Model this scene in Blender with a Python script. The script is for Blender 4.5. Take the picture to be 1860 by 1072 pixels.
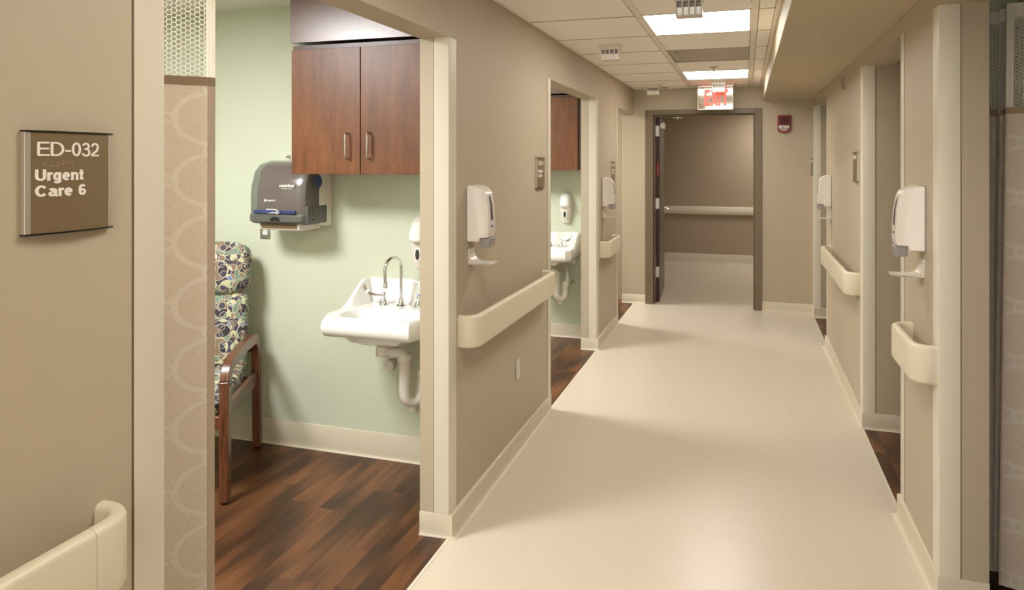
import bpy, bmesh, math, random
from mathutils import Vector, Matrix
PI = math.pi
random.seed(4)
for o in list(bpy.data.objects): bpy.data.objects.remove(o)
SC = bpy.context.scene; C = SC.collection
# ---------------------------------------------------------------- camera, world, exposure
cam_d = bpy.data.cameras.new('camera'); cam = bpy.data.objects.new('camera', cam_d); C.objects.link(cam)
cam.location = (0, 0, 1.62); cam.rotation_euler = (PI/2, 0, math.radians(16.485))
cam_d.sensor_width = 36; cam_d.lens = 1230/1860*36
cam_d.shift_x = -60/1860; cam_d.shift_y = -244/1860
cam_d.clip_start = 0.02
SC.camera = cam
W = bpy.data.worlds.new('world'); SC.world = W; W.use_nodes = True
W.node_tree.nodes['Background'].inputs[0].default_value = (1.0, .965, .91, 1)
W.node_tree.nodes['Background'].inputs[1].default_value = 2.1  # background kept bright as an added fill through the open rear end
SC.view_settings.view_transform = 'Standard'; SC.view_settings.look = 'None'
SC.view_settings.gamma = 1; SC.view_settings.use_curve_mapping = False
SC.view_settings.exposure = 0.75
CORR = 10.5; ROOM = 46.0            # panel strengths
CORR_COL = (1.0, .955, .87); ROOM_COL = (1.0, .99, .985)
# ---------------------------------------------------------------- key dimensions
XL, XR = -1.22, .68          # corridor wall faces
XLi, XRi = -1.355, .84       # room side of those walls
ZC = 2.43                    # corridor ceiling
ZR = 2.50                    # room ceiling
YE = 7.68                    # end wall face
HL, HR = 2.15, 2.19          # heads of openings
OPL = [(1.183, 2.665), (4.25, 5.665), (6.67, YE)]
OPR = [(1.0, 2.785), (3.42, 4.465), (6.35, 7.5)]
SINKY = [3.28, 6.02, 8.62]   # green sink walls
# ---------------------------------------------------------------- materials
def lin(c):
    return tuple((x/255/12.92 if x/255 <= .04045 else ((x/255+.055)/1.055)**2.4) for x in c)+(1,)
class NT:
    def __init__(s, name):
        s.m = bpy.data.materials.new(name); s.m.use_nodes = True; s.t = s.m.node_tree
        s.b = s.t.nodes['Principled BSDF']
    def n(s, ty, **kw):
        nd = s.t.nodes.new(ty)
        for k, v in kw.items():
            if k.startswith('i_'):
                nd.inputs[k[2:].replace('_', ' ')].default_value = v
            else: setattr(nd, k, v)
        return nd
    def l(s, a, b): s.t.links.new(a, b)
    def math(s, op, a, b=0.0, c=0.0):
        nd = s.t.nodes.new('ShaderNodeMath'); nd.operation = op
        for i, v in enumerate((a, b, c)):
            if isinstance(v, (int, float)): nd.inputs[i].default_value = v
            else: s.l(v, nd.inputs[i])
        return nd.outputs[0]
    def mix(s, f, a, b):
        nd = s.t.nodes.new('ShaderNodeMix'); nd.data_type = 'RGBA'
        for i, v in ((0, f), (6, a), (7, b)):
            if isinstance(v, (int, float, tuple)): nd.inputs[i].default_value = v
            else: s.l(v, nd.inputs[i])
        return nd.outputs[2]
    def coord(s, which='Object', scale=(1, 1, 1), loc=(0, 0, 0), rot=(0, 0, 0)):
        tc = s.n('ShaderNodeTexCoord'); mp = s.n('ShaderNodeMapping')
        mp.inputs['Scale'].default_value = scale; mp.inputs['Location'].default_value = loc
        mp.inputs['Rotation'].default_value = rot
        s.l(tc.outputs[which], mp.inputs['Vector']); return mp.outputs[0]
    def noise(s, v, scale, detail=2, rough=.5):
        nd = s.n('ShaderNodeTexNoise'); nd.inputs['Scale'].default_value = scale
        nd.inputs['Detail'].default_value = detail; nd.inputs['Roughness'].default_value = rough
        s.l(v, nd.inputs['Vector']); return nd.outputs[0]
    def bump(s, h, strength, dist=.001):
        nd = s.n('ShaderNodeBump'); nd.inputs['Strength'].default_value = strength
        nd.inputs['Distance'].default_value = dist; s.l(h, nd.inputs['Height'])
        s.l(nd.outputs[0], s.b.inputs['Normal'])
    def ramp(s, f, stops, const=False):
        nd = s.n('ShaderNodeValToRGB'); cr = nd.color_ramp
        if const: cr.interpolation = 'CONSTANT'
        while len(cr.elements) < len(stops): cr.elements.new(.5)
        for e, (p, c) in zip(cr.elements, stops): e.position = p; e.color = c
        s.l(f, nd.inputs[0]); return nd.outputs[0]
def mat(name, col, rough=.5, metal=0, coat=0, bump=None, var=0, varscale=3, spec=None, emit=None, alpha=None, trans=0):
    t = NT(name); b = t.b
    c = lin(col); b.inputs['Base Color'].default_value = c
    b.inputs['Roughness'].default_value = rough; b.inputs['Metallic'].default_value = metal
    if coat: b.inputs['Coat Weight'].default_value = coat; b.inputs['Coat Roughness'].default_value = .15
    if spec is not None: b.inputs['Specular IOR Level'].default_value = spec
    if trans: b.inputs['Transmission Weight'].default_value = trans
    v = t.coord('Object')
    if var:
        n = t.noise(v, varscale, 3)
        d = tuple(x*(1-var) for x in c[:3])+(1,)
        t.l(t.mix(n, d, tuple(min(1, x*(1+var*.6)) for x in c[:3])+(1,)), b.inputs['Base Color'])
    if bump: t.bump(t.noise(v, bump[0], 2), bump[1], .0006)
    if emit:
        b.inputs['Emission Color'].default_value = emit[0]+(1,); b.inputs['Emission Strength'].default_value = emit[1]
    return t.m
M = {}
M['wall'] = mat('beige wall paint', (188, 174, 151), .55, bump=(240, .25), var=.025, varscale=.8)
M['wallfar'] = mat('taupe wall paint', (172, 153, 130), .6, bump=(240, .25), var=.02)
M['green'] = mat('sage green wall paint', (207, 212, 190), .55, bump=(220, .25), var=.015)
M['trim'] = mat('cream vinyl trim', (217, 209, 190), .38, bump=(500, .12))
M['guardshadow'] = mat('painted guard edge shadow', (104, 86, 62), .6)
M['rail'] = mat('cream handrail vinyl', (224, 213, 189), .36, bump=(500, .15))
M['base'] = mat('cream rubber base', (215, 204, 182), .42, var=.03, varscale=2)
M['tile'] = mat('ceiling tile', (249, 244, 235), .9, bump=(160, .35), var=.02)
M['tee'] = mat('ceiling grid metal', (236, 228, 214), .5)
M['teeshadow'] = mat('ceiling joint with painted shadow', (150, 132, 104), .7)
M['void'] = mat('dark ceiling void', (70, 62, 52), .9)
M['soffit'] = mat('soffit paint', (194, 178, 150), .6, bump=(240, .2))
M['roomceil'] = mat('white room ceiling', (235, 232, 222), .9)
M['frame'] = mat('taupe door frame paint', (116, 100, 76), .4, bump=(400, .1))
M['white'] = mat('white plastic', (226, 218, 208), .28, coat=.25)
M['whitebox'] = mat('white enamel', (222, 212, 200), .35)
M['greyplastic'] = mat('grey translucent plastic', (150, 147, 143), .25)
M['porc'] = mat('white vitreous china', (246, 245, 240), .12, coat=.6)
M['pvc'] = mat('white pipe plastic', (222, 216, 206), .4)
M['chrome'] = mat('chrome', (225, 225, 225), .08, 1)
M['nickel'] = mat('brushed nickel', (190, 186, 180), .3, 1)
M['steel'] = mat('brushed steel', (170, 165, 155), .35, 1)
M['black'] = mat('black plastic', (22, 20, 20), .35)
M['darkhole'] = mat('dark recess', (14, 13, 12), .7)
M['smoke'] = mat('smoky plastic cover', (104, 95, 90), .2, coat=.6, var=.12, varscale=6)
M['dark'] = mat('dark smoky window', (40, 36, 34), .1, coat=.6)
M['smokeg'] = mat('greenish smoky plastic', (112, 118, 106), .2, coat=.5)
M['gunmetal'] = mat('dark grey plastic trim', (92, 92, 88), .35)
M['blue'] = mat('blue plastic', (52, 66, 116), .3)
M['navy'] = mat('navy print', (36, 48, 120), .4)
M['brown'] = mat('brown sign face', (122, 102, 74), .42, var=.05, varscale=5)
M['alu'] = mat('satin aluminium', (196, 188, 176), .4, .6)
M['letter'] = mat('white raised lettering', (238, 232, 224), .5)
M['brail'] = mat('pale braille dots', (186, 172, 150), .5)
M['signrim'] = mat('black sign cap', (28, 24, 22), .3)
M['red'] = mat('dark red plastic', (128, 22, 26), .3, coat=.3)
M['redgrille'] = mat('dark red grille', (84, 20, 22), .6)
M['clear'] = mat('clear strobe lens', (222, 218, 206), .08, coat=1)
M['rubber'] = mat('black rubber foot', (20, 18, 17), .6)
M['outletw'] = mat('white receptacle', (228, 226, 226), .35)
M['mirror'] = mat('mirrored acrylic panel', (235, 228, 216), .06, 1)
M['exitred'] = mat('red glowing exit letters', (235, 30, 24), .4, emit=((1, .045, .03), 2.2))
M['redlabel'] = mat('red label', (176, 40, 44), .5)
M['redcap'] = mat('red hot mark', (180, 40, 40), .4)
M['bluecap'] = mat('blue cold mark', (50, 60, 190), .4)
def panel_mat(name, col, s):
    t = NT(name); t.b.inputs['Base Color'].default_value = (.8, .8, .78, 1)
    t.b.inputs['Emission Color'].default_value = col+(1,); t.b.inputs['Emission Strength'].default_value = s
    return t.m
M['panel'] = panel_mat('lit corridor diffuser', CORR_COL, CORR)
M['panelroom'] = panel_mat('lit room diffuser', ROOM_COL, ROOM)
M['panelfar'] = panel_mat('lit far corridor diffuser', CORR_COL, 17.0)

def vinyl():
    t = NT('speckled beige sheet vinyl'); v = t.coord('Object')
    a = t.noise(v, 300, 2, .6); g = t.noise(v, 900, 1)
    f = t.math('MULTIPLY_ADD', t.math('SUBTRACT', a, .5), 4.0, .5)
    f = t.math('MAXIMUM', t.math('MINIMUM', f, 1.0), 0.0)
    col = t.mix(f, lin((196, 182, 160)), lin((226, 214, 197)))
    big = t.noise(v, .9, 3)
    col = t.mix(t.math('MULTIPLY', t.math('SUBTRACT', big, .4), .25), col, lin((212, 198, 174)))
    t.l(col, t.b.inputs['Base Color'])
    t.b.inputs['Roughness'].default_value = .29; t.b.inputs['Specular IOR Level'].default_value = .55
    t.bump(t.noise(v, 140, 2), .06, .0005)
    return t.m
M['vinyl'] = vinyl()
def woodfloor():
    t = NT('dark walnut plank floor')
    v = t.coord('Object'); sp = t.n('ShaderNodeSeparateXYZ'); t.l(v, sp.inputs[0])
    px = t.math('DIVIDE', sp.outputs[0], .083); ci = t.math('FLOOR', px); fx = t.math('FRACT', px)
    wn = t.n('ShaderNodeTexWhiteNoise', noise_dimensions='1D'); t.l(ci, wn.inputs['W'])
    py = t.math('ADD', t.math('DIVIDE', sp.outputs[1], .72), t.math('MULTIPLY', wn.outputs[0], 5.0))
    ri = t.math('FLOOR', py); fy = t.math('FRACT', py)
    cb = t.n('ShaderNodeCombineXYZ'); t.l(ci, cb.inputs[0]); t.l(ri, cb.inputs[1])
    w2 = t.n('ShaderNodeTexWhiteNoise', noise_dimensions='3D'); t.l(cb.outputs[0], w2.inputs[0])
    # grain, offset per plank
    off = t.n('ShaderNodeVectorMath', operation='SCALE'); t.l(w2.outputs[1], off.inputs[0]); off.inputs['Scale'].default_value = 9
    st = t.coord('Object', scale=(16, 1.3, 1)); ad = t.n('ShaderNodeVectorMath', operation='ADD'); t.l(st, ad.inputs[0]); t.l(off.outputs[0], ad.inputs[1])
    n0 = t.noise(ad.outputs[0], 1.5, 6, .62); n9 = t.noise(ad.outputs[0], 9.0, 8, .8); n1 = t.math('ADD', t.math('MULTIPLY', n0, .38), t.math('MULTIPLY', n9, .62))
    wv = t.n('ShaderNodeTexWave', wave_type='RINGS'); wv.inputs['Scale'].default_value = .35; wv.inputs['Distortion'].default_value = 6
    wv.inputs['Detail'].default_value = 3; t.l(ad.outputs[0], wv.inputs['Vector'])
    f = t.math('ADD', t.math('MULTIPLY', n1, .75), t.math('MULTIPLY', wv.outputs[1], .25))
    g = t.ramp(f, [(.34, lin((44, 25, 13))), (.45, lin((84, 50, 27))), (.56, lin((106, 66, 37))), (.70, lin((132, 86, 50)))])
    tone = t.mix(t.math('MULTIPLY', w2.outputs[0], .5), g, lin((66, 42, 28)))
    e = t.math('MINIMUM', t.math('MINIMUM', fx, t.math('SUBTRACT', 1.0, fx)), t.math('MULTIPLY', t.math('MINIMUM', fy, t.math('SUBTRACT', 1.0, fy)), 7))
    ed = t.math('LESS_THAN', e, .012)
    t.l(t.mix(t.math('MULTIPLY', ed, .6), tone, lin((40, 24, 16))), t.b.inputs['Base Color'])
    t.l(t.math('MULTIPLY_ADD', n1, .15, .3), t.b.inputs['Roughness'])
    t.bump(n1, .15, .0006)
    return t.m
M['planks'] = woodfloor()
def woodmat(name, c0, c1, c2, scale, rough=.3, coat=.3, axis='z'):
    t = NT(name)
    v = t.coord('Object', scale=scale)
    n = t.noise(v, 3, 6, .6); n2 = t.noise(v, 22, 3, .6)
    f = t.math('ADD', t.math('MULTIPLY', n, .7), t.math('MULTIPLY', n2, .3))
    t.l(t.ramp(f, [(.3, lin(c0)), (.5, lin(c1)), (.72, lin(c2))]), t.b.inputs['Base Color'])
    t.b.inputs['Roughness'].default_value = rough
    t.b.inputs['Coat Weight'].default_value = coat; t.b.inputs['Coat Roughness'].default_value = .35
    t.bump(n2, .06, .0005)
    return t.m
M['cherry'] = woodmat('cherry laminate', (80, 45, 21), (112, 65, 31), (134, 82, 42), (6, 6, .9), .38, .1)
M['cherrydark'] = woodmat('dark cherry cabinet body', (56, 30, 22), (78, 44, 32), (92, 54, 40), (7, 7, .9), .35, .3)
M['oak'] = woodmat('walnut stained oak', (40, 22, 14), (104, 60, 34), (132, 80, 48), (30, 30, 2.2), .26, .5)
M['oakrail'] = woodmat('brown stained chair rail', (74, 54, 42), (104, 78, 62), (122, 94, 76), (4, 4, 4), .35, .3)
M['doorwood'] = woodmat('dark door edge wood', (40, 22, 14), (60, 34, 22), (74, 44, 30), (20, 20, 1.5), .6, .0)
M['doorface'] = woodmat('door face veneer', (92, 76, 62), (108, 90, 74), (118, 100, 82), (9, 9, .8), .4, .2)
def grille():
    t = NT('perforated grey metal'); v = t.coord('Object', scale=(90, 90, 90), rot=(0, 0, .78))
    sp = t.n('ShaderNodeSeparateXYZ'); t.l(v, sp.inputs[0])
    a = t.math('SUBTRACT', t.math('FRACT', sp.outputs[0]), .5); b = t.math('SUBTRACT', t.math('FRACT', sp.outputs[1]), .5)
    d = t.math('SQRT', t.math('ADD', t.math('MULTIPLY', a, a), t.math('MULTIPLY', b, b)))
    t.l(t.mix(t.math('LESS_THAN', d, .3), lin((200, 190, 172)), lin((84, 76, 66))), t.b.inputs['Base Color'])
    t.b.inputs['Roughness'].default_value = .5
    return t.m
M['grille'] = grille()
def voro_layer(t, v, scale, off, r, w, rnd=.8):
    mp = t.n('ShaderNodeMapping'); mp.inputs['Location'].default_value = off; t.l(v, mp.inputs['Vector'])
    vo = t.n('ShaderNodeTexVoronoi', voronoi_dimensions='2D'); vo.inputs['Scale'].default_value = scale
    vo.inputs['Randomness'].default_value = rnd; t.l(mp.outputs[0], vo.inputs['Vector'])
    d = vo.outputs['Distance']
    ins = t.math('LESS_THAN', d, r); ring = t.math('LESS_THAN', t.math('ABSOLUTE', t.math('SUBTRACT', d, r)), w)
    return ins, ring
def upholstery():
    t = NT('circle patterned upholstery')
    tc = t.n('ShaderNodeTexCoord'); v = tc.outputs['UV']
    tot = None; rings = None
    for i, (sc, off, r, w, wt) in enumerate([(9, (0, 0, 0), .47, .011, 1), (9, (.55, .31, 0), .43, .011, 2), (12.5, (.17, .83, 0), .44, .014, 4), (19, (.71, .49, 0), .34, .02, 8)]):
        a, b = voro_layer(t, v, sc, off, r, w, .45)
        a = t.math('MULTIPLY', a, wt)
        tot = a if tot is None else t.math('ADD', tot, a)
        rings = b if rings is None else t.math('MAXIMUM', rings, b)
    f = t.math('DIVIDE', t.math('ADD', tot, .5), 16)
    D = lin((70, 64, 80)); G = lin((112, 136, 118)); K = lin((134, 112, 92)); Y = lin((196, 198, 158)); Bc = lin((112, 134, 184)); DK = lin((52, 46, 56))
    cols = [D, G, D, K, D, G, Y, DK, K, G, Bc, D, Y, K, G, D]
    col = t.ramp(f, [(k/16, c) for k, c in enumerate(cols)], True)
    col = t.mix(rings, col, lin((206, 196, 166)))
    t.l(col, t.b.inputs['Base Color']); t.b.inputs['Roughness'].default_value = .75
    t.b.inputs['Sheen Weight'].default_value = .1
    t.bump(t.noise(v, 600, 2), .3, .0008)
    return t.m
M['uphol'] = upholstery()
def curtain_fabric():
    t = NT('woven beige curtain with pale rings'); tc = t.n('ShaderNodeTexCoord'); v = tc.outputs['UV']
    sp = t.n('ShaderNodeSeparateXYZ'); t.l(v, sp.inputs[0]); P = .175
    def cell(ox, oy, sx=P, sy=P):
        a = t.math('MULTIPLY', t.math('SUBTRACT', t.math('FRACT', t.math('DIVIDE', t.math('ADD', sp.outputs[0], ox), sx)), .5), sx)
        b = t.math('MULTIPLY', t.math('SUBTRACT', t.math('FRACT', t.math('DIVIDE', t.math('ADD', sp.outputs[1], oy), sy)), .5), sy)
        return t.math('SQRT', t.math('ADD', t.math('MULTIPLY', a, a), t.math('MULTIPLY', b, b)))
    def ring(d, r, w): return t.math('LESS_THAN', t.math('ABSOLUTE', t.math('SUBTRACT', d, r)), w)
    big = cell(0, 0); s1 = cell(0, P/2); s2 = cell(P/2, 0)
    m = t.math('MAXIMUM', ring(big, .0715, .006), t.math('MAXIMUM', ring(s1, .0135, .0035), ring(s2, .0135, .0035)))
    wa = t.coord('UV', scale=(520, 55, 1)); wb = t.coord('UV', scale=(900, 900, 1))
    slub = t.noise(wa, 1, 3, .7); wv = t.noise(wb, 1, 1)
    f = t.math('ADD', t.math('MULTIPLY', slub, .55), t.math('MULTIPLY', wv, .45))
    ground = t.ramp(f, [(.30, lin((190, 172, 156))), (.5, lin((222, 208, 195))), (.70, lin((240, 231, 220)))])
    light = t.ramp(f, [(.3, lin((226, 217, 206))), (.7, lin((242, 236, 228)))])
    t.l(t.mix(t.math('MULTIPLY', m, .85), ground, light), t.b.inputs['Base Color'])
    t.b.inputs['Roughness'].default_value = .85; t.bump(f, .25, .0008)
    return t.m
M['curtain'] = curtain_fabric()
M['hem'] = mat('brown curtain hem', (164, 142, 116), .85, bump=(900, .6), var=.12, varscale=200)
M['sidehem'] = mat('pale curtain side hem', (208, 190, 170), .85, bump=(900, .6), var=.12, varscale=200)
M['net'] = mat('white curtain net thread', (250, 247, 238), .8)
def translucent(m, col, fac):
    t = m.node_tree; out = t.nodes['Material Output']; tr = t.nodes.new('ShaderNodeBsdfTranslucent'); tr.inputs[0].default_value = lin(col)
    mx = t.nodes.new('ShaderNodeMixShader'); mx.inputs[0].default_value = fac
    t.links.new(t.nodes['Principled BSDF'].outputs[0], mx.inputs[1]); t.links.new(tr.outputs[0], mx.inputs[2]); t.links.new(mx.outputs[0], out.inputs[0])
translucent(M['net'], (255, 252, 244), .5); translucent(M['curtain'], (240, 230, 212), .33); translucent(M['hem'], (200, 178, 156), .12); translucent(M['sidehem'], (226, 206, 186), .2)
# ---------------------------------------------------------------- mesh helpers
def box(bm, x0, x1, y0, y1, z0, z1):
    v = [bm.verts.new((x, y, z)) for x in (x0, x1) for y in (y0, y1) for z in (z0, z1)]
    for f in ((0, 1, 3, 2), (4, 6, 7, 5), (0, 4, 5, 1), (2, 3, 7, 6), (0, 2, 6, 4), (1, 5, 7, 3)):
        bm.faces.new([v[i] for i in f])
    return v
def prism(bm, pts, axis, a, b, taper=None):
    """pts 2D polygon, extruded along axis from a to b. axis x:(y,z) y:(x,z) z:(x,y)"""
    def mk(p, d):
        if axis == 'x': return Vector((d, p[0], p[1]))
        if axis == 'y': return Vector((p[0], d, p[1]))
        return Vector((p[0], p[1], d))
    A = [bm.verts.new(mk(p, a)) for p in pts]; B = [bm.verts.new(mk(p, b)) for p in pts]
    n = len(pts); bm.faces.new(A); bm.faces.new(B[::-1])
    for i in range(n): bm.faces.new((A[i], B[i], B[(i+1) % n], A[(i+1) % n]))
    return A+B
def frames(path):
    out = []; n = len(path); prev = None
    for i in range(n):
        p = Vector(path[i]); a = Vector(path[max(0, i-1)]); b = Vector(path[min(n-1, i+1)])
        t = (b-a).normalized()
        if prev is None:
            u = Vector((0, 0, 1)) if abs(t.z) < .9 else Vector((0, 1, 0))
            u = (u - t*u.dot(t)).normalized()
        else: u = (prev - t*prev.dot(t)).normalized()
        prev = u; out.append((p, t, u, t.cross(u)))
    return out
def tube(bm, path, r, seg=16, cap=True):
    rs = r if isinstance(r, (list, tuple)) else [r]*len(path)
    rings = []
    for (p, t, u, w), rr in zip(frames(path), rs):
        rings.append([bm.verts.new(p+u*math.cos(2*PI*k/seg)*rr+w*math.sin(2*PI*k/seg)*rr) for k in range(seg)])
    for a, b in zip(rings, rings[1:]):
        for k in range(seg): bm.faces.new((a[k], a[(k+1) % seg], b[(k+1) % seg], b[k]))
    if cap: bm.faces.new(rings[0][::-1]); bm.faces.new(rings[-1])
def lathe(bm, prof, c=(0, 0, 0), seg=24, axis='z'):
    rings = []
    for r, h in prof:
        ring = []
        for k in range(seg):
            a = 2*PI*k/seg; x, y = r*math.cos(a), r*math.sin(a)
            q = (x, y, h) if axis == 'z' else ((h, x, y) if axis == 'x' else (x, h, y))
            ring.append(bm.verts.new((c[0]+q[0], c[1]+q[1], c[2]+q[2])))
        rings.append(ring)
    for a, b in zip(rings, rings[1:]):
        for k in range(seg): bm.faces.new((a[k], a[(k+1) % seg], b[(k+1) % seg], b[k]))
    bm.faces.new(rings[0][::-1]); bm.faces.new(rings[-1])
def sweep(bm, path, prof, cap=True):
    """horizontal plan path [(x,y)], prof [(n,z)] n along left-hand normal"""
    rings = []
    n = len(path)
    for i, p in enumerate(path):
        a = Vector(path[max(0, i-1)]); b = Vector(path[min(n-1, i+1)])
        t = (b-a).normalized(); nn = Vector((t.y, -t.x))
        if 0 < i < n-1:
            t1 = (Vector(p)-a).normalized(); n1 = Vector((t1.y, -t1.x)); k = 1/max(.3, nn.dot(n1))
        else: k = 1
        rings.append([bm.verts.new((p[0]+nn.x*q[0]*k, p[1]+nn.y*q[0]*k, q[1])) for q in prof])
    m = len(prof)
    for a, b in zip(rings, rings[1:]):
        for k in range(m): bm.faces.new((a[k], a[(k+1) % m], b[(k+1) % m], b[k]))
    if cap: bm.faces.new(rings[0][::-1]); bm.faces.new(rings[-1])
def rrect(w, h, r, n=5, cx=0, cy=0):
    out = []
    for sx, sy, a0 in ((1, 1, 0), (-1, 1, 90), (-1, -1, 180), (1, -1, 270)):
        for k in range(n+1):
            a = math.radians(a0+90*k/n)
            out.append((cx+sx*(w/2-r)+r*math.cos(a), cy+sy*(h/2-r)+r*math.sin(a)))
    return out
def B(): return bmesh.new()
def link(name, bm, m, parent=None, bevel=0, bseg=2, smooth=True, loc=None, sub=0):
    bmesh.ops.recalc_face_normals(bm, faces=bm.faces[:])
    me = bpy.data.meshes.new(name); bm.to_mesh(me); bm.free()
    me.materials.append(M[m] if isinstance(m, str) else m)
    o = bpy.data.objects.new(name, me); C.objects.link(o)
    if parent: o.parent = parent
    if loc: o.location = loc
    if smooth:
        for p in me.polygons: p.use_smooth = True
        try: me.set_sharp_from_angle(angle=math.radians(35))
        except Exception: pass
    if bevel:
        md = o.modifiers.new('bevel', 'BEVEL'); md.width = bevel; md.segments = bseg; md.limit_method = 'ANGLE'; md.angle_limit = math.radians(35)
        md.harden_normals = True
    if sub:
        md = o.modifiers.new('sub', 'SUBSURF'); md.levels = sub; md.render_levels = sub
    return o
def struct(o, label=None):
    o['kind'] = 'structure'
    if label: o['label'] = label
    return o
def tag(o, label, cat, group=None):
    o['label'] = label; o['category'] = cat
    if group: o['group'] = group
    return o
def thing(name, label, cat, loc=(0, 0, 0), rotz=0, group=None):
    o = bpy.data.objects.new(name, None); C.objects.link(o); o.empty_display_size = .05
    o.location = loc; o.rotation_euler = (0, 0, rotz)
    return tag(o, label, cat, group)
def dup(root, label, loc=None, rotz=None, skip=()):
    r = root.copy(); C.objects.link(r); r['label'] = label
    if loc: r.location = loc
    if rotz is not None: r.rotation_euler = (0, 0, rotz)
    for ch in list(root.children):
        if ch.name.split('.')[0] in skip: continue
        c = ch.copy(); C.objects.link(c); c.parent = r
        for g in ch.children:
            d = g.copy(); C.objects.link(d); d.parent = c
    return r
def boxuv(o, s=1.0):
    me = o.data; uv = me.uv_layers.new(name='uv')
    for p in me.polygons:
        n = p.normal
        for li in p.loop_indices:
            co = me.vertices[me.loops[li].vertex_index].co
            if abs(n.y) >= abs(n.x)*.8 and abs(n.y) >= abs(n.z)*.8: q = (co.x, co.z)
            elif abs(n.z) >= abs(n.x): q = (co.x, co.y+.37)
            else: q = (co.y+.61, co.z)
            uv.data[li].uv = (q[0]*s, q[1]*s)
def text_bm(txt, y0, width, z0, cap, thick, t=.13):
    """stroke-built sans lettering in the local YZ plane, extruded to +x; cap = capital height, width = overall width"""
    h = t/2; xh = .73
    def arc(cx, cy, rx, ry, a0, a1, n=18): return [(cx+rx*math.cos(math.radians(a0+(a1-a0)*k/n)), cy+ry*math.sin(math.radians(a0+(a1-a0)*k/n))) for k in range(n+1)]
    def G(c):
        if c == 'E': return .62, [[(h, 0), (h, 1)], [(0, h), (.60, h)], [(0, .52), (.56, .52)], [(0, 1-h), (.59, 1-h)]]
        if c == 'F': return .58, [[(h, 0), (h, 1)], [(0, .50), (.50, .50)], [(0, 1-h), (.57, 1-h)]]
        if c == 'D': return .72, [[(h, 0), (h, 1)], [(0, h), (.28, h)]+arc(.28, .5, .42-h, .5-h, -90, 90)[1:]+[(0, 1-h)]]
        if c == '-': return .34, [[(.0, .37), (.32, .37)]]
        if c == '0': return .56, [arc(.27, .5, .27-h, .5-h, 90, 450, 30)]
        if c == '1': return .40, [[(.26, 0), (.26, 1)], [(.02, .74), (.16, .78), (.26, 1-h)]]
        if c == '2': return .56, [arc(.27, .70, .26-h, .30-h, 175, -20, 16)+[(.40, .42), (.16, .22), (h, h+.02)], [(0, h), (.53, h)]]
        if c == '3': return .56, [arc(.26, .74, .24-h, .26-h, 165, -90, 16)[:-1]+[(.26, .52), (.17, .52)], [(.20, .52), (.26, .52)]+arc(.26, .28, .28-h, .28-h+.03, 80, -165, 18)]
        if c == '5': return .56, [[(.48, 1-h), (.13, 1-h), (.08, .52)], [(.08, .55)]+arc(.25, .32, .28-h, .32-h, 125, -160, 20)]
        if c == '6': return .57, [arc(.27, .31, .27-h, .31-h, 90, 450, 24), arc(.27, .64, .27-h, .36-h, 35, 180, 14)+[(h, .31)]]
        if c == 'U': return .72, [[(h, 1), (h, .36)]+arc(.34, .34, .34-h, .34-h, 180, 360)+[(.68-h, 1)]]
        if c == 'C': return .74, [arc(.36, .5, .36-h, .5-h, 38, 322, 26)]
        if c == 'X': return .68, [[(.05, 0), (.61, 1)], [(.05, 1), (.61, 0)]]
        if c == 'I': return t+.10, [[(h, 0), (h, 1)]]
        if c == 'T': return .64, [[(.31, 0), (.31, 1)], [(0, 1-h), (.62, 1-h)]]
        if c == 'R': return .68, [[(h, 0), (h, 1)], [(0, 1-h), (.34, 1-h)]+arc(.34, .74, .28-h, .26-h, 90, -90)[1:]+[(0, .48)], [(.38, .48), (.58, 0)]]
        if c == 'r': return .36, [[(h, 0), (h, xh)], [(h, xh-.26)]+arc(.30, xh-.27, .30-h, .27-h, 160, 85, 8)+[(.35, xh-h)]]
        if c in 'gd':
            bowl = [arc(.26, .365, .26-h, .375-h, 90, 450, 24)]
            if c == 'g': return .60, bowl+[[(.54-h, xh), (.54-h, -.02)]+arc(.27, -.02, .27-h, .24-h, 0, -160, 14)]
            return .60, bowl+[[(.54-h, 1), (.54-h, 0)]]
        if c == 'e': return .60, [[(h, .38), (.54-h*.6, .38)]+arc(.275, .365, .275-h, .375-h, 5, 318, 26)]
        if c == 'o': return .60, [arc(.28, .365, .28-h, .375-h, 90, 450, 24)]
        if c == 'n': return .60, [[(h, 0), (h, xh)], [(h, xh-.25)]+arc(.275, xh-.27, .275-h, .27-h, 165, 0, 14)+[(.55-h, 0)]]
        if c == 't': return .38, [[(.17, .95), (.17, .15)]+arc(.17+.12, .15, .12, .15-h, 180, 275, 6)+[(.33, h)], [(0, xh-h), (.33, xh-h)]]
        if c == 'a': return .60, [arc(.24, .22, .24-h, .22-h+.01, 90, 300, 14)+[(.42, .12)], [(.22, .43), (.44, .45)], arc(.265, xh-.22, .265-h, .22-h, 160, 0, 14)+[(.53-h, .12), (.56, .03)]]
        if c == 'M': return .86, [[(h, 0), (h, 1), (.41, .1), (.82-h, 1), (.82-h, 0)]]
        if c == 'i': return t+.1, [[(h, 0), (h, xh)], [(h, .88), (h, 1)]]
        if c == 'c': return .56, [arc(.275, .365, .275-h, .375-h, 45, 315, 20)]
        if c == 'f': return .36, [[(.14, 0), (.14, .8), (.2, .95), (.34, .95)], [(0, xh-h), (.33, xh-h)]]
        if c == 'P': return .66, [[(h, 0), (h, 1)], [(0, 1-h), (.34, 1-h)]+arc(.34, .72, .28-h, .28-h, 90, -90)[1:]+[(0, .44)]]
        if c == 'G': return .78, [arc(.37, .5, .37-h, .5-h, 38, 330, 24)+[(.68, .46), (.42, .46)]]
        return .34, []
    adv = []; x = 0
    for c in txt:
        w_, st = G(c); adv.append((x, st)); x += w_+.035
    total = x-.06
    sy = width/total
    b = bmesh.new()
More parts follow.
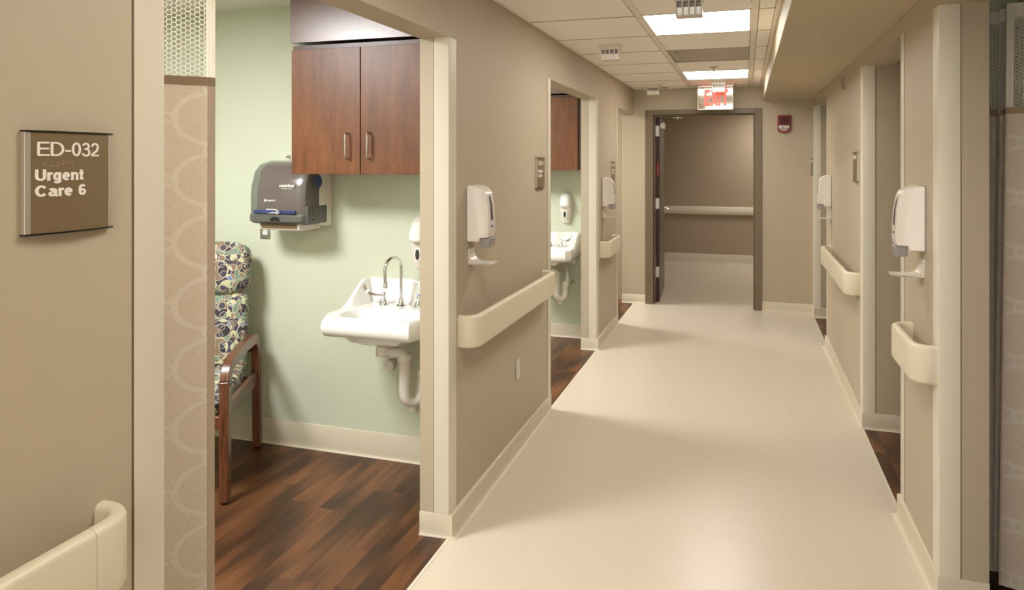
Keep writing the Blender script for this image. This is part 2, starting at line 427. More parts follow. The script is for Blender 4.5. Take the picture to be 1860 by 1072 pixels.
    for x0, st in adv:
        for si, pl in enumerate(st):
            thick_ = thick*(1+.06*si)
            P = [Vector(((x0+p[0])*sy, p[1]*cap)) for p in pl]
            n = len(P); closed = n > 8 and (P[0]-P[-1]).length < 1e-5
            R_ = []
            for i in range(n):
                if closed and i in (0, n-1): a, c_ = P[n-2], P[1]
                else: a, c_ = P[max(0, i-1)], P[min(n-1, i+1)]
                d = (c_-a)
                if d.length < 1e-9: d = Vector((1, 0))
                d.normalize()
                # constant stroke measured in the unscaled glyph
                nn = Vector((-d.y*h*sy if True else 0, d.x*h*cap)); k = 1
                if 0 < i < n-1:
                    d1 = (P[i]-P[i-1]).normalized(); k = 1/max(.55, abs(d.dot(d1)))
                R_.append([b.verts.new((xx, y0+(P[i]+nn*sg*k).x, z0+(P[i]+nn*sg*k).y)) for xx, sg in ((0, 1), (thick_, 1), (thick_, -1), (0, -1))])
            for a, c_ in zip(R_, R_[1:]):
                for q in range(4): b.faces.new((a[q], a[(q+1) % 4], c_[(q+1) % 4], c_[q]))
            if not closed: b.faces.new(R_[0][::-1]); b.faces.new(R_[-1])
    return b
# ================================================================ STRUCTURE
# floors
b = B(); box(b, XL, XR, -3, YE, -.1, 0); box(b, -5, 5, YE, 11.1, -.1, 0)
# the vinyl also runs through the end doorway; the room floors stop at their own walls
struct(link('floor', b, 'vinyl', smooth=False))
b = B(); box(b, -4.8, XL, -1, YE, -.099, .0005); box(b, XR, 3.7, -1, YE, -.099, .0005)
box(b, -4.8, XLi, YE, SINKY[2]+.06, -.05, .0012)
struct(link('floor.001', b, 'planks', smooth=False))
b = B()
for y0, y1 in OPL: box(b, XL-.006, XL+.006, y0, y1, -.01, .0016)
for y0, y1 in OPR: box(b, XR-.006, XR+.006, y0, y1, -.01, .0016)
struct(link('trim_1', b, 'trim', smooth=False))
# left corridor wall
def wall_with_openings(name, xa, xb, ops, ystart, yend, head, top, mm):
    b = B(); y = ystart
    for y0, y1 in ops:
        if y0 > y: box(b, xa, xb, y, y0, 0, top)
        box(b, xa, xb, y0, y1, head, top)
        y = y1
    if y < yend: box(b, xa, xb, y, yend, 0, top)
    return struct(link(name, b, mm, smooth=False))
wall_with_openings('wall_left', XLi, XL, OPL, -3, YE, HL, 2.6, 'wall')
wall_with_openings('wall_right', XR, XRi, OPR, -3, YE, HR, 2.6, 'wall')
# end wall with doorway
DX0, DX1, DZ = -.998, .096, 2.135
b = B(); box(b, XLi, DX0, YE, YE+.14, 0, 2.6); box(b, DX1, 3.7, YE, YE+.14, 0, 2.6); box(b, DX0, DX1, YE, YE+.14, DZ, 2.6)
struct(link('wall_end', b, 'wall', smooth=False))
# far cross corridor
b = B(); box(b, -5, 5, 11.05, 11.15, 0, 2.7); struct(link('wall_far', b, 'wallfar', smooth=False))
b = B(); box(b, XLi-.12, XLi, YE+.14, SINKY[2]+.12, 0, 2.6); box(b, -5, XLi-.12, SINKY[2]+.12, SINKY[2]+.2, 0, 2.6)
box(b, 1.4, 1.5, YE+.14, 8.8, 0, 2.6); box(b, 1.5, 5, 8.7, 8.8, 0, 2.6)
box(b, -5, -4.9, 8.8, 11.1, 0, 2.6); box(b, 4.9, 5, 8.8, 11.1, 0, 2.6)
struct(link('wall_far.001', b, 'wallfar', smooth=False))
# green sink walls and room shells
for i, y in enumerate(SINKY):
    b = B(); box(b, -4.7, XLi, y, y+.12, 0, 2.6); struct(link('wall_green', b, 'green', smooth=False))
b = B(); box(b, -4.8, -4.7, -1, 8.8, 0, 2.6); box(b, -4.7, XLi, .42, .54, 0, 2.6)
struct(link('wall_outer', b, 'green', smooth=False))
b = B(); box(b, XRi, 3.6, 3.075, 3.2, 0, 2.6); box(b, XRi, 3.6, -.2, -.1, 0, 2.6)
struct(link('wall_green', b, 'green', smooth=False))
b = B(); box(b, XRi, 3.6, 4.465, 4.6, 0, 2.6); box(b, XRi, 3.6, 7.5, 7.64, 0, 2.6); box(b, 3.6, 3.7, -1, YE, 0, 2.6)
struct(link('wall_side', b, 'wall', smooth=False))
# ceilings
b = B(); box(b, -4.8, XLi, -1, 8.8, ZR, 2.58); box(b, XRi, 3.7, -1, YE, ZR, 2.58)
struct(link('ceiling', b, 'roomceil', smooth=False))
b = B(); box(b, -5, 5, YE+.14, 11.1, 2.45, 2.58); struct(link('ceiling.001', b, 'tile', smooth=False))
b = B(); box(b, -5, 5, -3.2, 11.3, 2.6, 2.7); struct(link('ceiling.002', b, 'void', smooth=False))
# corridor lay-in ceiling
GX = [XL, -.592, -.556, .030, .068, .152]     # tile columns: [0..1] [2..3] [4..5]
GY0, GP = 3.765, .622
ks = range(-11, 7)
LIGHTS = [-8, -4, 0, 4]; VENTS = [2, -2, -6]
b = B(); t_ = B()
def gy(k): return GY0+GP*k
for k in ks:
    y0, y1 = gy(k), min(gy(k+1), YE)
    if y1 < -3 or y0 > YE-.03: continue
    for ci, (xa, xb) in enumerate(((GX[0]+.023, GX[1]-.003), (GX[2]+.003, GX[3]-.003), (GX[4]+.003, GX[5]-.003))):
        if ci == 1 and (k in LIGHTS or k in VENTS): continue
        box(b, xa, xb, y0+.006, y1-.006, ZC-.004, ZC+.012)
struct(link('ceiling.003', b, 'tile', bevel=.002, smooth=False))
for xa, xb in ((GX[1], GX[2]), (GX[3], GX[4]), (GX[5], .18), (XL, XL+.02)): box(t_, xa, xb, -3, YE, ZC-.001, ZC+.02)
struct(link('trim_2', t_, 'tee', smooth=False))
b = B(); box(b, XL, .2, -3, YE, ZC+.03, ZC+.06); struct(link('ceiling.004', b, 'void', smooth=False))
b = B()
for k in ks:
    y = gy(k)
    if -3 < y < YE-.02:
        for xa, xb in ((GX[0]+.02, GX[1]), (GX[2], GX[3]), (GX[4], GX[5])): box(b, xa, xb, y-.0065, y+.0065, ZC-.0046, ZC+.0)
struct(link('joint_shadow', b, 'teeshadow', smooth=False))  # strips over the cross joints, darkened to paint the tees' shadow lines
# soffit along the right wall
b = B(); box(b, .18, XR, -3, YE, 2.27, 2.6); struct(link('ceiling.005', b, 'soffit', bevel=.004))
# baseboards with cove toe
def base_prof(h=.1): return [(0, 0.0007), (.0125, .0007), (.0115, .0035), (.0075, .007), (.0055, .014), (.005, .03), (.005, h-.003), (.0035, h), (0, h)]
def baseboard(name, path, h=.1):
    b = B(); sweep(b, path, base_prof(h)); struct(link(name, b, 'base'))
e = .0
# left: piers (path with the wall on its left side; normal points into the open side)
baseboard('baseboard_left', [(XL, 1.183-4.1), (XL, 1.183), (XLi, 1.183)][::1])
baseboard('baseboard_left', [(XLi, 2.665), (XL, 2.665), (XL, 4.25), (XLi, 4.25)])
baseboard('baseboard_left', [(XLi, 5.665), (XL, 5.665), (XL, 6.67), (XLi, 6.67)])
baseboard('baseboard_end', [(XLi, YE), (DX0-.09, YE)])
baseboard('baseboard_end', [(DX1+.075, YE), (XR, YE)])
baseboard('baseboard_right', [(XR, YE), (XR, 7.5), (1.7, 7.5)])
baseboard('baseboard_right', [(XRi, 6.35), (XR, 6.35), (XR, 4.465), (1.9, 4.465)])
baseboard('baseboard_right', [(XRi, 3.42), (XR, 3.42), (XR, 2.785), (XRi, 2.785)])
baseboard('baseboard_right', [(XR, 1.0), (XR, -2.9)])
baseboard('baseboard_right', [(XRi, 3.075), (3.5, 3.075)])
for y in SINKY: baseboard('baseboard_green', [(-4.7, y), (XLi, y)], .14 if y < 4 else .12)
baseboard('baseboard_far', [(-4.9, 11.05), (4.9, 11.05)], .14)
# door frame (steel, taupe)
b = B()
for xa, xb in ((DX0-.088, DX0), (DX1, DX1+.075)): box(b, xa, xb, YE-.016, YE+.156, 0, DZ+.055)
box(b, DX0, DX1, YE-.016, YE+.156, DZ, DZ+.055)
# stops
box(b, DX0, DX0+.014, YE+.03, YE+.09, 0, DZ); box(b, DX1-.014, DX1, YE+.03, YE+.09, 0, DZ); box(b, DX0, DX1, YE+.03, YE+.09, DZ-.014, DZ)
struct(link('trim_3', b, 'frame', bevel=.003))
# door leaf, standing open into the far corridor
LX0, LX1, LY0, LY1 = -.992, -.948, YE+.13, YE+1.12
b = B(); box(b, LX0, LX1, LY0, LY1, .012, DZ-.02)
door = struct(link('door_1', b, 'doorface', smooth=False)); door['label'] = 'wooden end door standing open against the left side'
b = B(); box(b, LX0-.0006, LX1+.0006, LY0-.001, LY0+.002, .012, DZ-.02); link('hinge_edge', b, 'doorwood', door, smooth=False)
for z in (.345, 1.13, 1.96):
    b = B(); box(b, LX0-.014, LX1-.006, LY0-.0045, LY0-.001, z-.06, z+.06); tube(b, [(LX0-.012, LY0-.008, z-.062), (LX0-.012, LY0-.008, z+.062)], .008, 10)
    for q in (-.04, -.013, .013, .04): lathe(b, [(.004, -.0052), (.004, -.0046)], (LX0+.022, LY0, z+q), 8, 'y')
    link('hinge', b, 'steel', door)
b = B(); lathe(b, [(.026, 0), (.026, .008), (.012, .01), (.010, .05)], (LX1, LY1-.07, 1.02), 20, 'x')
tube(b, [(LX1+.048, LY1-.07, 1.02), (LX1+.056, LY1-.085, 1.02), (LX1+.056, LY1-.19, 1.018)], .0095, 12)
link('lever_handle', b, 'chrome', door)
b = B(); box(b, LX1, LX1+.052, LY0+.06, LY0+.30, 1.99, 2.055); cl = link('door_closer', b, 'whitebox', door, bevel=.008)
b = B(); tube(b, [(LX1+.03, LY0+.1, 2.06), (LX1+.03, LY0+.1, 2.085), (LX1+.045, LY0+.095, 2.09), (-.76, LY0+.0, 2.105), (-.74, LY0-.02, 2.108)], .007, 8)
lathe(b, [(.018, 2.055), (.018, 2.072), (.010, 2.078)], (LX1+.03, LY0+.1, 0), 14)
box(b, -.80, -.69, LY0-.03, LY0+.02, 2.102, 2.112); lathe(b, [(.014, 2.09), (.014, 2.103)], (-.745, LY0-.01, 0), 12)
link('closer_arm', b, 'steel', door)
b = B(); box(b, LX0+.016, LX1-.012, LY0-.0022, LY0-.001, 1.45, 1.60); link('label', b, 'redlabel', door)
b = B()
for k in range(5): box(b, LX0+.024, LX1-.02, LY0-.0028, LY0-.0022, 1.465+k*.026, 1.478+k*.026)
link('label_print', b, 'doorwood', door)
b = B()
for z in (1.38, 1.44, 1.50, 1.56): lathe(b, [(.006, -.002), (.006, .001)], (DX0+.006, YE+.03, z), 8, 'y')
struct(link('trim_4', b, 'steel'))
_a = math.radians(3.4); _p = Vector((LX0, LY0)); _q = Vector((_p.x*math.cos(_a)-_p.y*math.sin(_a), _p.x*math.sin(_a)+_p.y*math.cos(_a)))
door.rotation_euler = (0, 0, _a); door.location = (_p.x-_q.x+.006, _p.y-_q.y, 0)
# ================================================================ CORNER GUARDS
def corner_guard(cx, cy, sx, sy, z0, z1, label, grp):
    """sx: direction of end-face wing (-1 into left wall), sy: direction of corridor wing"""
    b = B(); t = .0025; w1, w2 = .068, .076; r = .006
    xo = cx - sx*t; yo = cy - sy*t      # outer faces
    outer = [(cx+sx*w1, yo), (xo+sx*r, yo), (xo+sx*r*.3, yo+sy*r*.3), (xo, yo+sy*r), (xo, cy+sy*w2)]
    inner = [(cx, cy+sy*w2), (cx, cy), (cx+sx*w1, cy)]
    prism(b, outer+inner, 'z', z0, z1)
    o = tag(link('corner_guard', b, 'trim'), label, 'corner guard', grp)
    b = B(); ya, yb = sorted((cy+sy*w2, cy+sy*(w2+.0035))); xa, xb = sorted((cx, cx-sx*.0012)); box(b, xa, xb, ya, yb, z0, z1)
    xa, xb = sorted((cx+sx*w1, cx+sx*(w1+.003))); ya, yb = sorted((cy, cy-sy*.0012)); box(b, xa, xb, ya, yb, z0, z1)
    link('shadow_gap_strip', b, 'guardshadow', o, smooth=False)  # thin dark strips paint the shadow gap along both wing edges
    return o
g = None
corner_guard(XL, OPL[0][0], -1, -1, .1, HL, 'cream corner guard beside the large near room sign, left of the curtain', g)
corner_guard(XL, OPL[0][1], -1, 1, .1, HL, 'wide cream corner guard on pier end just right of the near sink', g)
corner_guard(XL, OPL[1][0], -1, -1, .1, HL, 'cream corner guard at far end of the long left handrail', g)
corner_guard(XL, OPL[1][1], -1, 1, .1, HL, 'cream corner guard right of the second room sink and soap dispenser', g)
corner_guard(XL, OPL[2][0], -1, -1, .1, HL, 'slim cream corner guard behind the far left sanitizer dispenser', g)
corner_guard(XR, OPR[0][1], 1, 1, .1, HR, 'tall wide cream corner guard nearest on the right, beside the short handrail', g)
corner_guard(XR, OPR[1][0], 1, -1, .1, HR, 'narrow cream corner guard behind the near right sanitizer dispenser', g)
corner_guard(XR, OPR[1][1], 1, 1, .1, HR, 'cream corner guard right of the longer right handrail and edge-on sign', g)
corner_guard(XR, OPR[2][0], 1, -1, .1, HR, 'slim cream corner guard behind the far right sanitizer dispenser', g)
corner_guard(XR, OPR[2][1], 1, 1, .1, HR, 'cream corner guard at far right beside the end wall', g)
# ================================================================ HANDRAILS
def rail_profile(z0, z1, th=.03):
    h = z1-z0; pts = []
    for (n, z) in rrect(th, h, .0125, 5): pts.append((n, z+(z0+z1)/2))
    # slightly convex outer face
    out = []
    for n, z in pts:
        q = (z-(z0+z1)/2)/(h/2)
        out.append((n+(.006*(1-q*q) if n > 0 else 0), z))
    return out
def handrail(name, L, label, loc, rotz, r=.055):
    """local: wall plane x=0, rail from y=0..L, protrudes +x"""
    t = thing(name, label, 'handrail', loc, rotz)
    X = .073; prof = rail_profile(.79, .935)
    s = .1
    def arc(cx, cy, a0, a1, n=10): return [(cx+r*math.cos(math.radians(a0+(a1-a0)*k/n)), cy+r*math.sin(math.radians(a0+(a1-a0)*k/n))) for k in range(n+1)]
    near = [(0.0, .016)]+arc(X-r, .016+r, 270, 360)+[(X, s)]
    far = [(X, L-s)]+arc(X-r, L-.016-r, 0, 90)+[(0.0, L-.016)]
    b = B(); sweep(b, [(X, s+.001), (X, L-s-.001)], prof); link('rail', b, 'rail', t)
    b = B(); sweep(b, near, prof); link('end_cap', b, 'rail', t)
    b = B(); sweep(b, far, prof); link('end_cap', b, 'rail', t)
    for y in ([.16, L/2, L-.16] if L > .8 else [L/2]):
        b = B(); box(b, 0, X-.01, y-.02, y+.02, .82, .87); prism(b, [(X-.03, .868), (X-.012, .868), (X-.012, .925), (X-.02, .922), (X-.03, .89)], 'y', y-.006, y+.006)
        link('bracket', b, 'rail', t)
    return t
handrail('handrail', 1.9, 'cream handrail cut off at lower left corner, below the near room sign', (XL, 1.05-1.9, 0.012), 0)
handrail('handrail', 1.33, 'long cream handrail on left wall above the steel outlet', (XL, 2.765, -.002), 0)
handrail('handrail', .60, 'short cream handrail on left wall by the third doorway', (XL, 5.80, -.02), 0)
handrail('handrail', .42, 'short curved cream handrail below near right sanitizer dispenser', (XR, 3.215, 0.0), PI)
handrail('handrail', 1.44, 'longer cream handrail on right wall between the two doorways', (XR, 6.015, -.012), PI)
b = B(); prism(b, [(11.05, .765), (11.01, .77), (11.0, .79), (11.0, .87), (11.01, .888), (11.05, .892)], 'x', -4.8, 4.8)
tag(link('handrail', b, 'rail'), 'flat cream bumper rail on far wall seen through the open door', 'handrail')
# ================================================================ SANITIZER DISPENSERS
def sanitizer(label, loc, rotz):
    t = thing('sanitizer_dispenser', label, 'hand sanitizer dispenser', loc, rotz, 'hand sanitizer dispensers on the corridor walls')
    # back plate
    b = B(); prism(b, rrect(.122, .258, .012, 4, 0, .236), 'x', 0, .006); link('back_plate', b, 'greyplastic', t)
    prof = [(.005, .107), (.058, .107), (.062, .124), (.098, .126), (.104, .15), (.104, .20), (.099, .27), (.089, .325), (.075, .348), (.05, .361), (.02, .366), (.005, .364)]
    b = B()
    n = len(prof); rings = []
    for s in (-1, -.9, 0, .9, 1):
        ring = []
        for x, z in prof:
            hw = .062*(1-.28*(x/.104)**1.6)
            kx = 1 if abs(s) < .95 else .93
            zz = z if abs(s) < .95 else .236+(z-.236)*.975
            ring.append(b.verts.new((x*kx if x > .01 else x, s*hw, zz)))
        rings.append(ring)
    for a, c in zip(rings, rings[1:]):
        for k in range(n): b.faces.new((a[k], a[(k+1) % n], c[(k+1) % n], c[k]))
    b.faces.new(rings[0][::-1]); b.faces.new(rings[-1])
    link('housing', b, 'white', t, bevel=.004, bseg=3)
    # sight window, slanted with the front face
    b = B(); 
    pts = [(-.010, .208), (.010, .208), (.012, .222), (.010, .27), (.005, .312), (-.005, .312), (-.010, .27), (-.012, .222)]
    def fx(z): return .104 if z < .20 else (.104-(z-.2)/.07*.005 if z < .27 else .099-(z-.27)/.055*.010)
    va = [b.verts.new((fx(z)+.0016, y, z)) for y, z in pts]; vb = [b.verts.new((fx(z)-.004, y, z)) for y, z in pts]
    b.faces.new(va); b.faces.new(vb[::-1])
    for k in range(8): b.faces.new((va[k], va[(k+1) % 8], vb[(k+1) % 8], vb[k]))
    w = link('window', b, 'dark', t)
    b = B()
    pts2 = [(-.0135, .203), (.0135, .203), (.0155, .222), (.0135, .272), (.0075, .319), (-.0075, .319), (-.0135, .272), (-.0155, .222)]
    va = [b.verts.new((fx(z)+.0007, y, z)) for y, z in pts2]; vb = [b.verts.new((fx(z)-.004, y, z)) for y, z in pts2]
    b.faces.new(va); b.faces.new(vb[::-1])
    for k in range(8): b.faces.new((va[k], va[(k+1) % 8], vb[(k+1) % 8], vb[k]))
    link('window_surround', b, 'greyplastic', t)
    b = B(); box(b, .1035, .1052, -.011, .011, .172, .180); link('logo', b, 'navy', t)
    # pump
    b = B(); prism(b, [(.060, .083), (.098, .079), (.106, .09), (.106, .125), (.060, .125)], 'y', -.036, .036); link('pump', b, 'greyplastic', t, bevel=.006, bseg=3)
    # drip tray on its bracket
    b = B()
    prism(b, rrect(.072, .074, .006, 3, 0, .037), 'x', 0, .004)
    out = [(.0, 0), (.03, 0), (.09, .003), (.118, .006), (.119, .012), (.116, .012), (.088, .009), (.045, .009), (.028, .013), (.016, .022), (.008, .036), (.004, .05), (0, .05)]
    n = len(out); rings = []
    for s in (-1, 1):
        rings.append([b.verts.new((x, s*(.036+.012*min(1, x/.06)-.02*max(0, (x-.09)/.03)), z)) for x, z in out])
    b.faces.new(rings[0][::-1]); b.faces.new(rings[1])
    for k in range(n): b.faces.new((rings[0][k], rings[0][(k+1) % n], rings[1][(k+1) % n], rings[1][k]))
    link('drip_tray', b, 'white', t, bevel=.0015)
    return t
s0 = sanitizer('white sanitizer dispenser on left wall above the long handrail', (XL, 2.915, 1.143), 0)
dup(s0, 'white sanitizer dispenser on left wall above the short far handrail', (XL, 5.955, 1.108), 0)
dup(s0, 'large white sanitizer dispenser nearest on the right wall', (XR, 3.03, 1.155), PI)
dup(s0, 'small far white sanitizer dispenser on the right wall near the end', (XR, 6.06, 1.135), PI)
# ================================================================ ROOM SIGNS
def room_sign(label, loc, rotz, lines, w=.171, h=.187, full=True):
    t = thing('room_sign', label, 'room sign', loc, rotz, 'brown room signs')
    hw = w/2
    def bx(y): return .009+.011*(1-(y/hw)**2)
    N = 14
    ys = [-hw+.006+(w-.012)*k/N for k in range(N+1)]
    b = B(); prism(b, [(bx(y), y) for y in ys]+[(0.0, ys[-1]), (0.0, ys[0])], 'z', .003, h-.003); link('sign_panel', b, 'brown', t)
    for s in (-1, 1):
        b = B(); y0, y1 = sorted((s*hw, s*(hw-.0095))); prism(b, [(0, y0), (bx(y0 if s < 0 else y0)+.001, y0), (bx(y1)+.001, y1), (0, y1)], 'z', .0025, h-.0025); link('side_rail', b, 'alu', t, bevel=.001)
    for z0, z1 in ((0, .003), (h-.003, h)):
        b = B(); ys2 = [-hw-.001+(w+.002)*k/N for k in range(N+1)]
        prism(b, [(bx(y)+.0025, y) for y in ys2]+[(0, ys2[-1]), (0, ys2[0])], 'z', z0, z1); link('end_cap', b, 'signrim', t)
    for (txt, y0, tw, z0, th, off) in lines:
        b = text_bm(txt, y0, tw, z0, th, .0012, off)
        bmesh.ops.subdivide_edges(b, edges=[e_ for e_ in b.edges if e_.calc_length() > .02], cuts=2)
        for v in b.verts: v.co.x += bx(v.co.y)
        link('lettering', b, 'letter', t, smooth=False)
    if full:
        b = B(); pat = ['..x', 'xyx', 'c..', 'p..', 'zx.', 'tt.', 'r..']
        cells = [(0, [(1, 0)]), (.010, [(0, 2), (1, 2), (0, 1), (1, 0)]), (.021, [(0, 0), (1, 0)]), (.031, [(1, 2), (1, 1), (0, 0), (1, 0)]), (.041, [(0, 1), (1, 1), (1, 2)]), (.051, [(0, 2), (1, 2)]), (.061, [(0, 2), (0, 1)]), ]
        for dy, dots in cells:
            for i, j in dots:
                y = -.066+dy+i*.0035; z = .1235+j*.0032
                lathe(b, [(.0009, 0), (.0006, .0007)], (bx(y), y, z), 6, 'x')
        link('braille', b, 'brail', t)
    return t
SZ = 1.487
room_sign('large near room sign reading ED-032 Urgent Care 6', (XL, .9635, SZ), 0,
    [('ED-032', .897-.9635, .117, 1.6285-SZ, .0255, .125), ('Urgent', .894-.9635, .086, 1.584-SZ, .0205, .19), ('Care 6', .894-.9635, .091, 1.5555-SZ, .0205, .19)])
room_sign('small brown sign by the second left doorway', (XL, 3.998, 1.452), 0,
    [('ED-0', -.066, .080, .141, .0255, .125), ('Urgen', -.069, .074, .096, .0205, .19), ('Care', -.069, .060, .068, .0205, .19)], w=.175)
room_sign('small brown sign partly behind the far left sanitizer dispenser', (XL, 6.385, 1.425), 0,
    [('ED-0', -.066, .080, .141, .0255, .125), ('Urgen', -.069, .074, .096, .0205, .19), ('Care', -.069, .060, .068, .0205, .19)], w=.175)
room_sign('edge-on sign on right wall above the longer right handrail', (XR, 4.69, 1.488), PI,
    [('ED-0', -.01, .075, .141, .0255, .125)], w=.175, full=False)
room_sign('tiny edge-on sign in the far right corner by the end wall', (XR, 7.588, 1.462), PI,
    [('ED-0', -.01, .075, .141, .0255, .125)], w=.17, full=False)
# ================================================================ OUTLETS
def outlet(label, loc, rotz):
    t = thing('wall_outlet', label, 'outlet', loc, rotz)
    b = B(); prism(b, rrect(.070, .115, .004, 3), 'x', 0, .004); link('cover_plate', b, 'nickel', t, bevel=.0015)
    for s in (-1, 1):
        b = B(); prism(b, rrect(.034, .03, .011, 4, 0, s*.0195), 'x', .003, .0058); r = link('receptacle', b, 'outletw', t)
        b = B()
        for y in (-.007, .007): box(b, .0055, .0063, y-.0012, y+.0012, s*.0195, s*.0195+.008)
        lathe(b, [(.0025, .0055), (.0025, .0063)], (0, 0, s*.0195-.007), 8, 'x'); link('slots', b, 'darkhole', r)
    b = B(); lathe(b, [(.003, .004), (.002, .0055)], (0, 0, 0), 10, 'x'); link('screw', b, 'nickel', t)
    return t
outlet('steel outlet plate low on the left corridor wall under the long handrail', (XL, 3.58, .461), 0)
# ================================================================ CEILING FIXTURES
def ceiling_light(label, cx, cy, z, pm, w=.586, d=None, cat='ceiling light', grp='square ceiling light panels'):
    t = thing('ceiling_light', label, cat, (cx, cy, z), 0, grp)
    d = d or GP-.007
    b = B()
    f = .008
    box(b, -w/2, w/2, -d/2, -d/2+f, 0, .014); box(b, -w/2, w/2, d/2-f, d/2, 0, .014)
    box(b, -w/2, -w/2+f, -d/2+f, d/2-f, 0, .014); box(b, w/2-f, w/2, -d/2+f, d/2-f, 0, .014)
    link('light_frame', b, 'tee', t)
    b = B(); box(b, -w/2+f, w/2-f, -d/2+f, d/2-f, .004, .012); link('diffuser', b, pm, t, smooth=False)
    return t
LL = {0: 'larger lit square ceiling panel, nearest in view, behind the signal box', 4: 'smaller lit square ceiling panel near the exit sign',
      -4: 'lit square ceiling panel overhead, just behind the camera view', -8: 'lit square ceiling panel at the back of the corridor'}
for k in LIGHTS: ceiling_light(LL[k], (GX[2]+GX[3])/2, gy(k)+GP/2, ZC-.004, 'panel')
for i, (x, y) in enumerate(((-2.62, 1.55), (-2.75, 4.45), (-2.8, 7.2))):
    ceiling_light(['lit ceiling panel of the near green room', 'lit ceiling panel of the second green room', 'lit ceiling panel of the third green room'][i], x, y, ZR-.014, 'panelroom', .6, .6)
ceiling_light('dim lit ceiling panel in the far cross corridor', .6, 10.3, 2.436, 'panelfar', .6, .6)
def vent(label, k):
    t = thing('return_grille', label, 'vent', ((GX[2]+GX[3])/2, gy(k)+GP/2, ZC-.002), 0); w, d = .586, GP-.007
    b = B(); box(b, -w/2+.006, w/2-.006, -d/2+.006, d/2-.006, .004, .01); link('perforated_face', b, 'grille', t, smooth=False)
    b = B(); box(b, -w/2, w/2, -d/2, -d/2+.006, 0, .012); box(b, -w/2, w/2, d/2-.006, d/2, 0, .012); box(b, -w/2, -w/2+.006, -d/2, d/2, 0, .012); box(b, w/2-.006, w/2, -d/2, d/2, 0, .012)
    link('grille_frame', b, 'steel', t)
    b = B(); lathe(b, [(.006, .001), (.008, .004)], (-w/2+.06, -d/2+.14, 0), 10); link('latch', b, 'darkhole', t)
vent('grey perforated return grille in the ceiling between the two light panels', 2)
def signal_box(label, loc):
    t = thing('signal_light', label, 'signal light', loc, 0, 'white four-window signal boxes under the ceiling')
    b = B(); prism(b, [(-.078, 0), (.078, 0), (.07, -.03), (-.07, -.03)], 'y', -.035, .055); link('mounting_plate', b, 'whitebox', t, bevel=.003)
    b = B()
    # open-fronted housing with five fins in front of a back board
    zb, zt = -.105, -.03
    box(b, -.063, .063, .02, .05, zb, zt)
    for k in range(5):
        x = -.06+.03*k; box(b, x-.003, x+.003, -.03, .022, zb, zt)
    box(b, -.063, .063, -.03, .022, zt-.004, zt); box(b, -.063, .063, -.03, .022, zb, zb+.004)
    link('housing', b, 'whitebox', t)
    for k in range(4):
        b = B(); x = -.045+.03*k; prism(b, [(.02, zb+.004), (-.02, zb+.004), (-.026, zb+.042), (-.01, zb+.05), (.02, zb+.05)], 'x', x-.0118, x+.0118); link('lens', b, 'porc', t, bevel=.002)
    return t
sb = signal_box('nearest white signal box, hanging in front of the larger ceiling light', (-.262, 3.36, ZC-.003))
dup(sb, 'white signal box over the second left doorway', (-.905, 4.675, ZC-.003))
dup(sb, 'small white signal box in front of the exit sign', (-.262, 7.12, ZC-.003))
dup(sb, 'small far white signal box left of the exit sign', (-.945, 7.26, ZC-.003))
def sprinkler(label, x, y):
    t = thing('sprinkler_head', label, 'sprinkler', (x, y, ZC-.004), 0)
    b = B(); lathe(b, [(.04, 0), (.038, -.004), (.015, -.008)], seg=24); link('escutcheon', b, 'steel', t)
    b = B(); lathe(b, [(.008, -.006), (.007, -.035), (.012, -.037), (.012, -.04)], seg=12); link('head', b, 'nickel', t)
sprinkler('metal sprinkler head just before the smaller ceiling light', -.26, 5.99)
sprinkler('tiny metal sprinkler head by the far left signal box', -.845, 7.50)
# exit sign
t = thing('exit_sign', 'red EXIT sign on a mirrored panel hanging over the end door', 'exit sign', (-.305, 7.36, 0))
b = B(); prism(b, rrect(.42, .06, .02, 4), 'z', 2.405, 2.427); link('canopy', b, 'nickel', t)
b = B(); box(b, -.178, .178, -.004, .004, 2.165, 2.41); link('panel', b, 'mirror', t, bevel=.002)
b = B(); box(b, -.18, .18, -.007, .007, 2.158, 2.166); box(b, -.182, -.176, -.006, .006, 2.16, 2.405); box(b, .176, .182, -.006, .006, 2.16, 2.405); link('edge_trim', b, 'clear', t)
b = text_bm('EXIT', 0, .31, 0, .15, .002, .21)
for v in b.verts: v.co = Vector((-.112+v.co.y*.78, -.0055-v.co.x, 2.195+v.co.z*1.18))
link('lettering', b, 'exitred', t, smooth=False)
# fire strobe
t = thing('fire_alarm_strobe', 'dark red fire alarm strobe on the end wall', 'fire alarm', (.395, YE, 1.915))
out = [(-.066, .03), (-.05, .016), (-.025, .007), (0, .004), (.025, .007), (.05, .016), (.066, .03), (.066, .192), (-.066, .192)]
b = B(); prism(b, out, 'y', -.045, 0); link('housing', b, 'red', t, bevel=.006)
b = B(); box(b, -.048, .048, -.047, -.044, .092, .172)
for k in range(9): box(b, -.046, .046, -.049, -.046, .096+k*.0085, .0995+k*.0085)
link('speaker_grille', b, 'redgrille', t)
b = B(); prism(b, rrect(.108, .034, .015, 5, 0, .063), 'y', -.060, -.044); link('strobe_lens', b, 'clear', t, bevel=.005)
b = B(); lathe(b, [(.012, -.062), (.006, -.066)], (-.02, 0, .063), 12, 'y'); tube(b, [(-.02, -.0615, .063), (.035, -.0615, .063)], .004, 8); link('flash_tube', b, 'nickel', t)
b = text_bm('FIRE', 0, .062, 0, .013, .001, .18)
for v in b.verts: v.co = Vector((-.031+v.co.y, -.0455-v.co.x, .026+v.co.z))
link('lettering', b, 'letter', t, smooth=False)
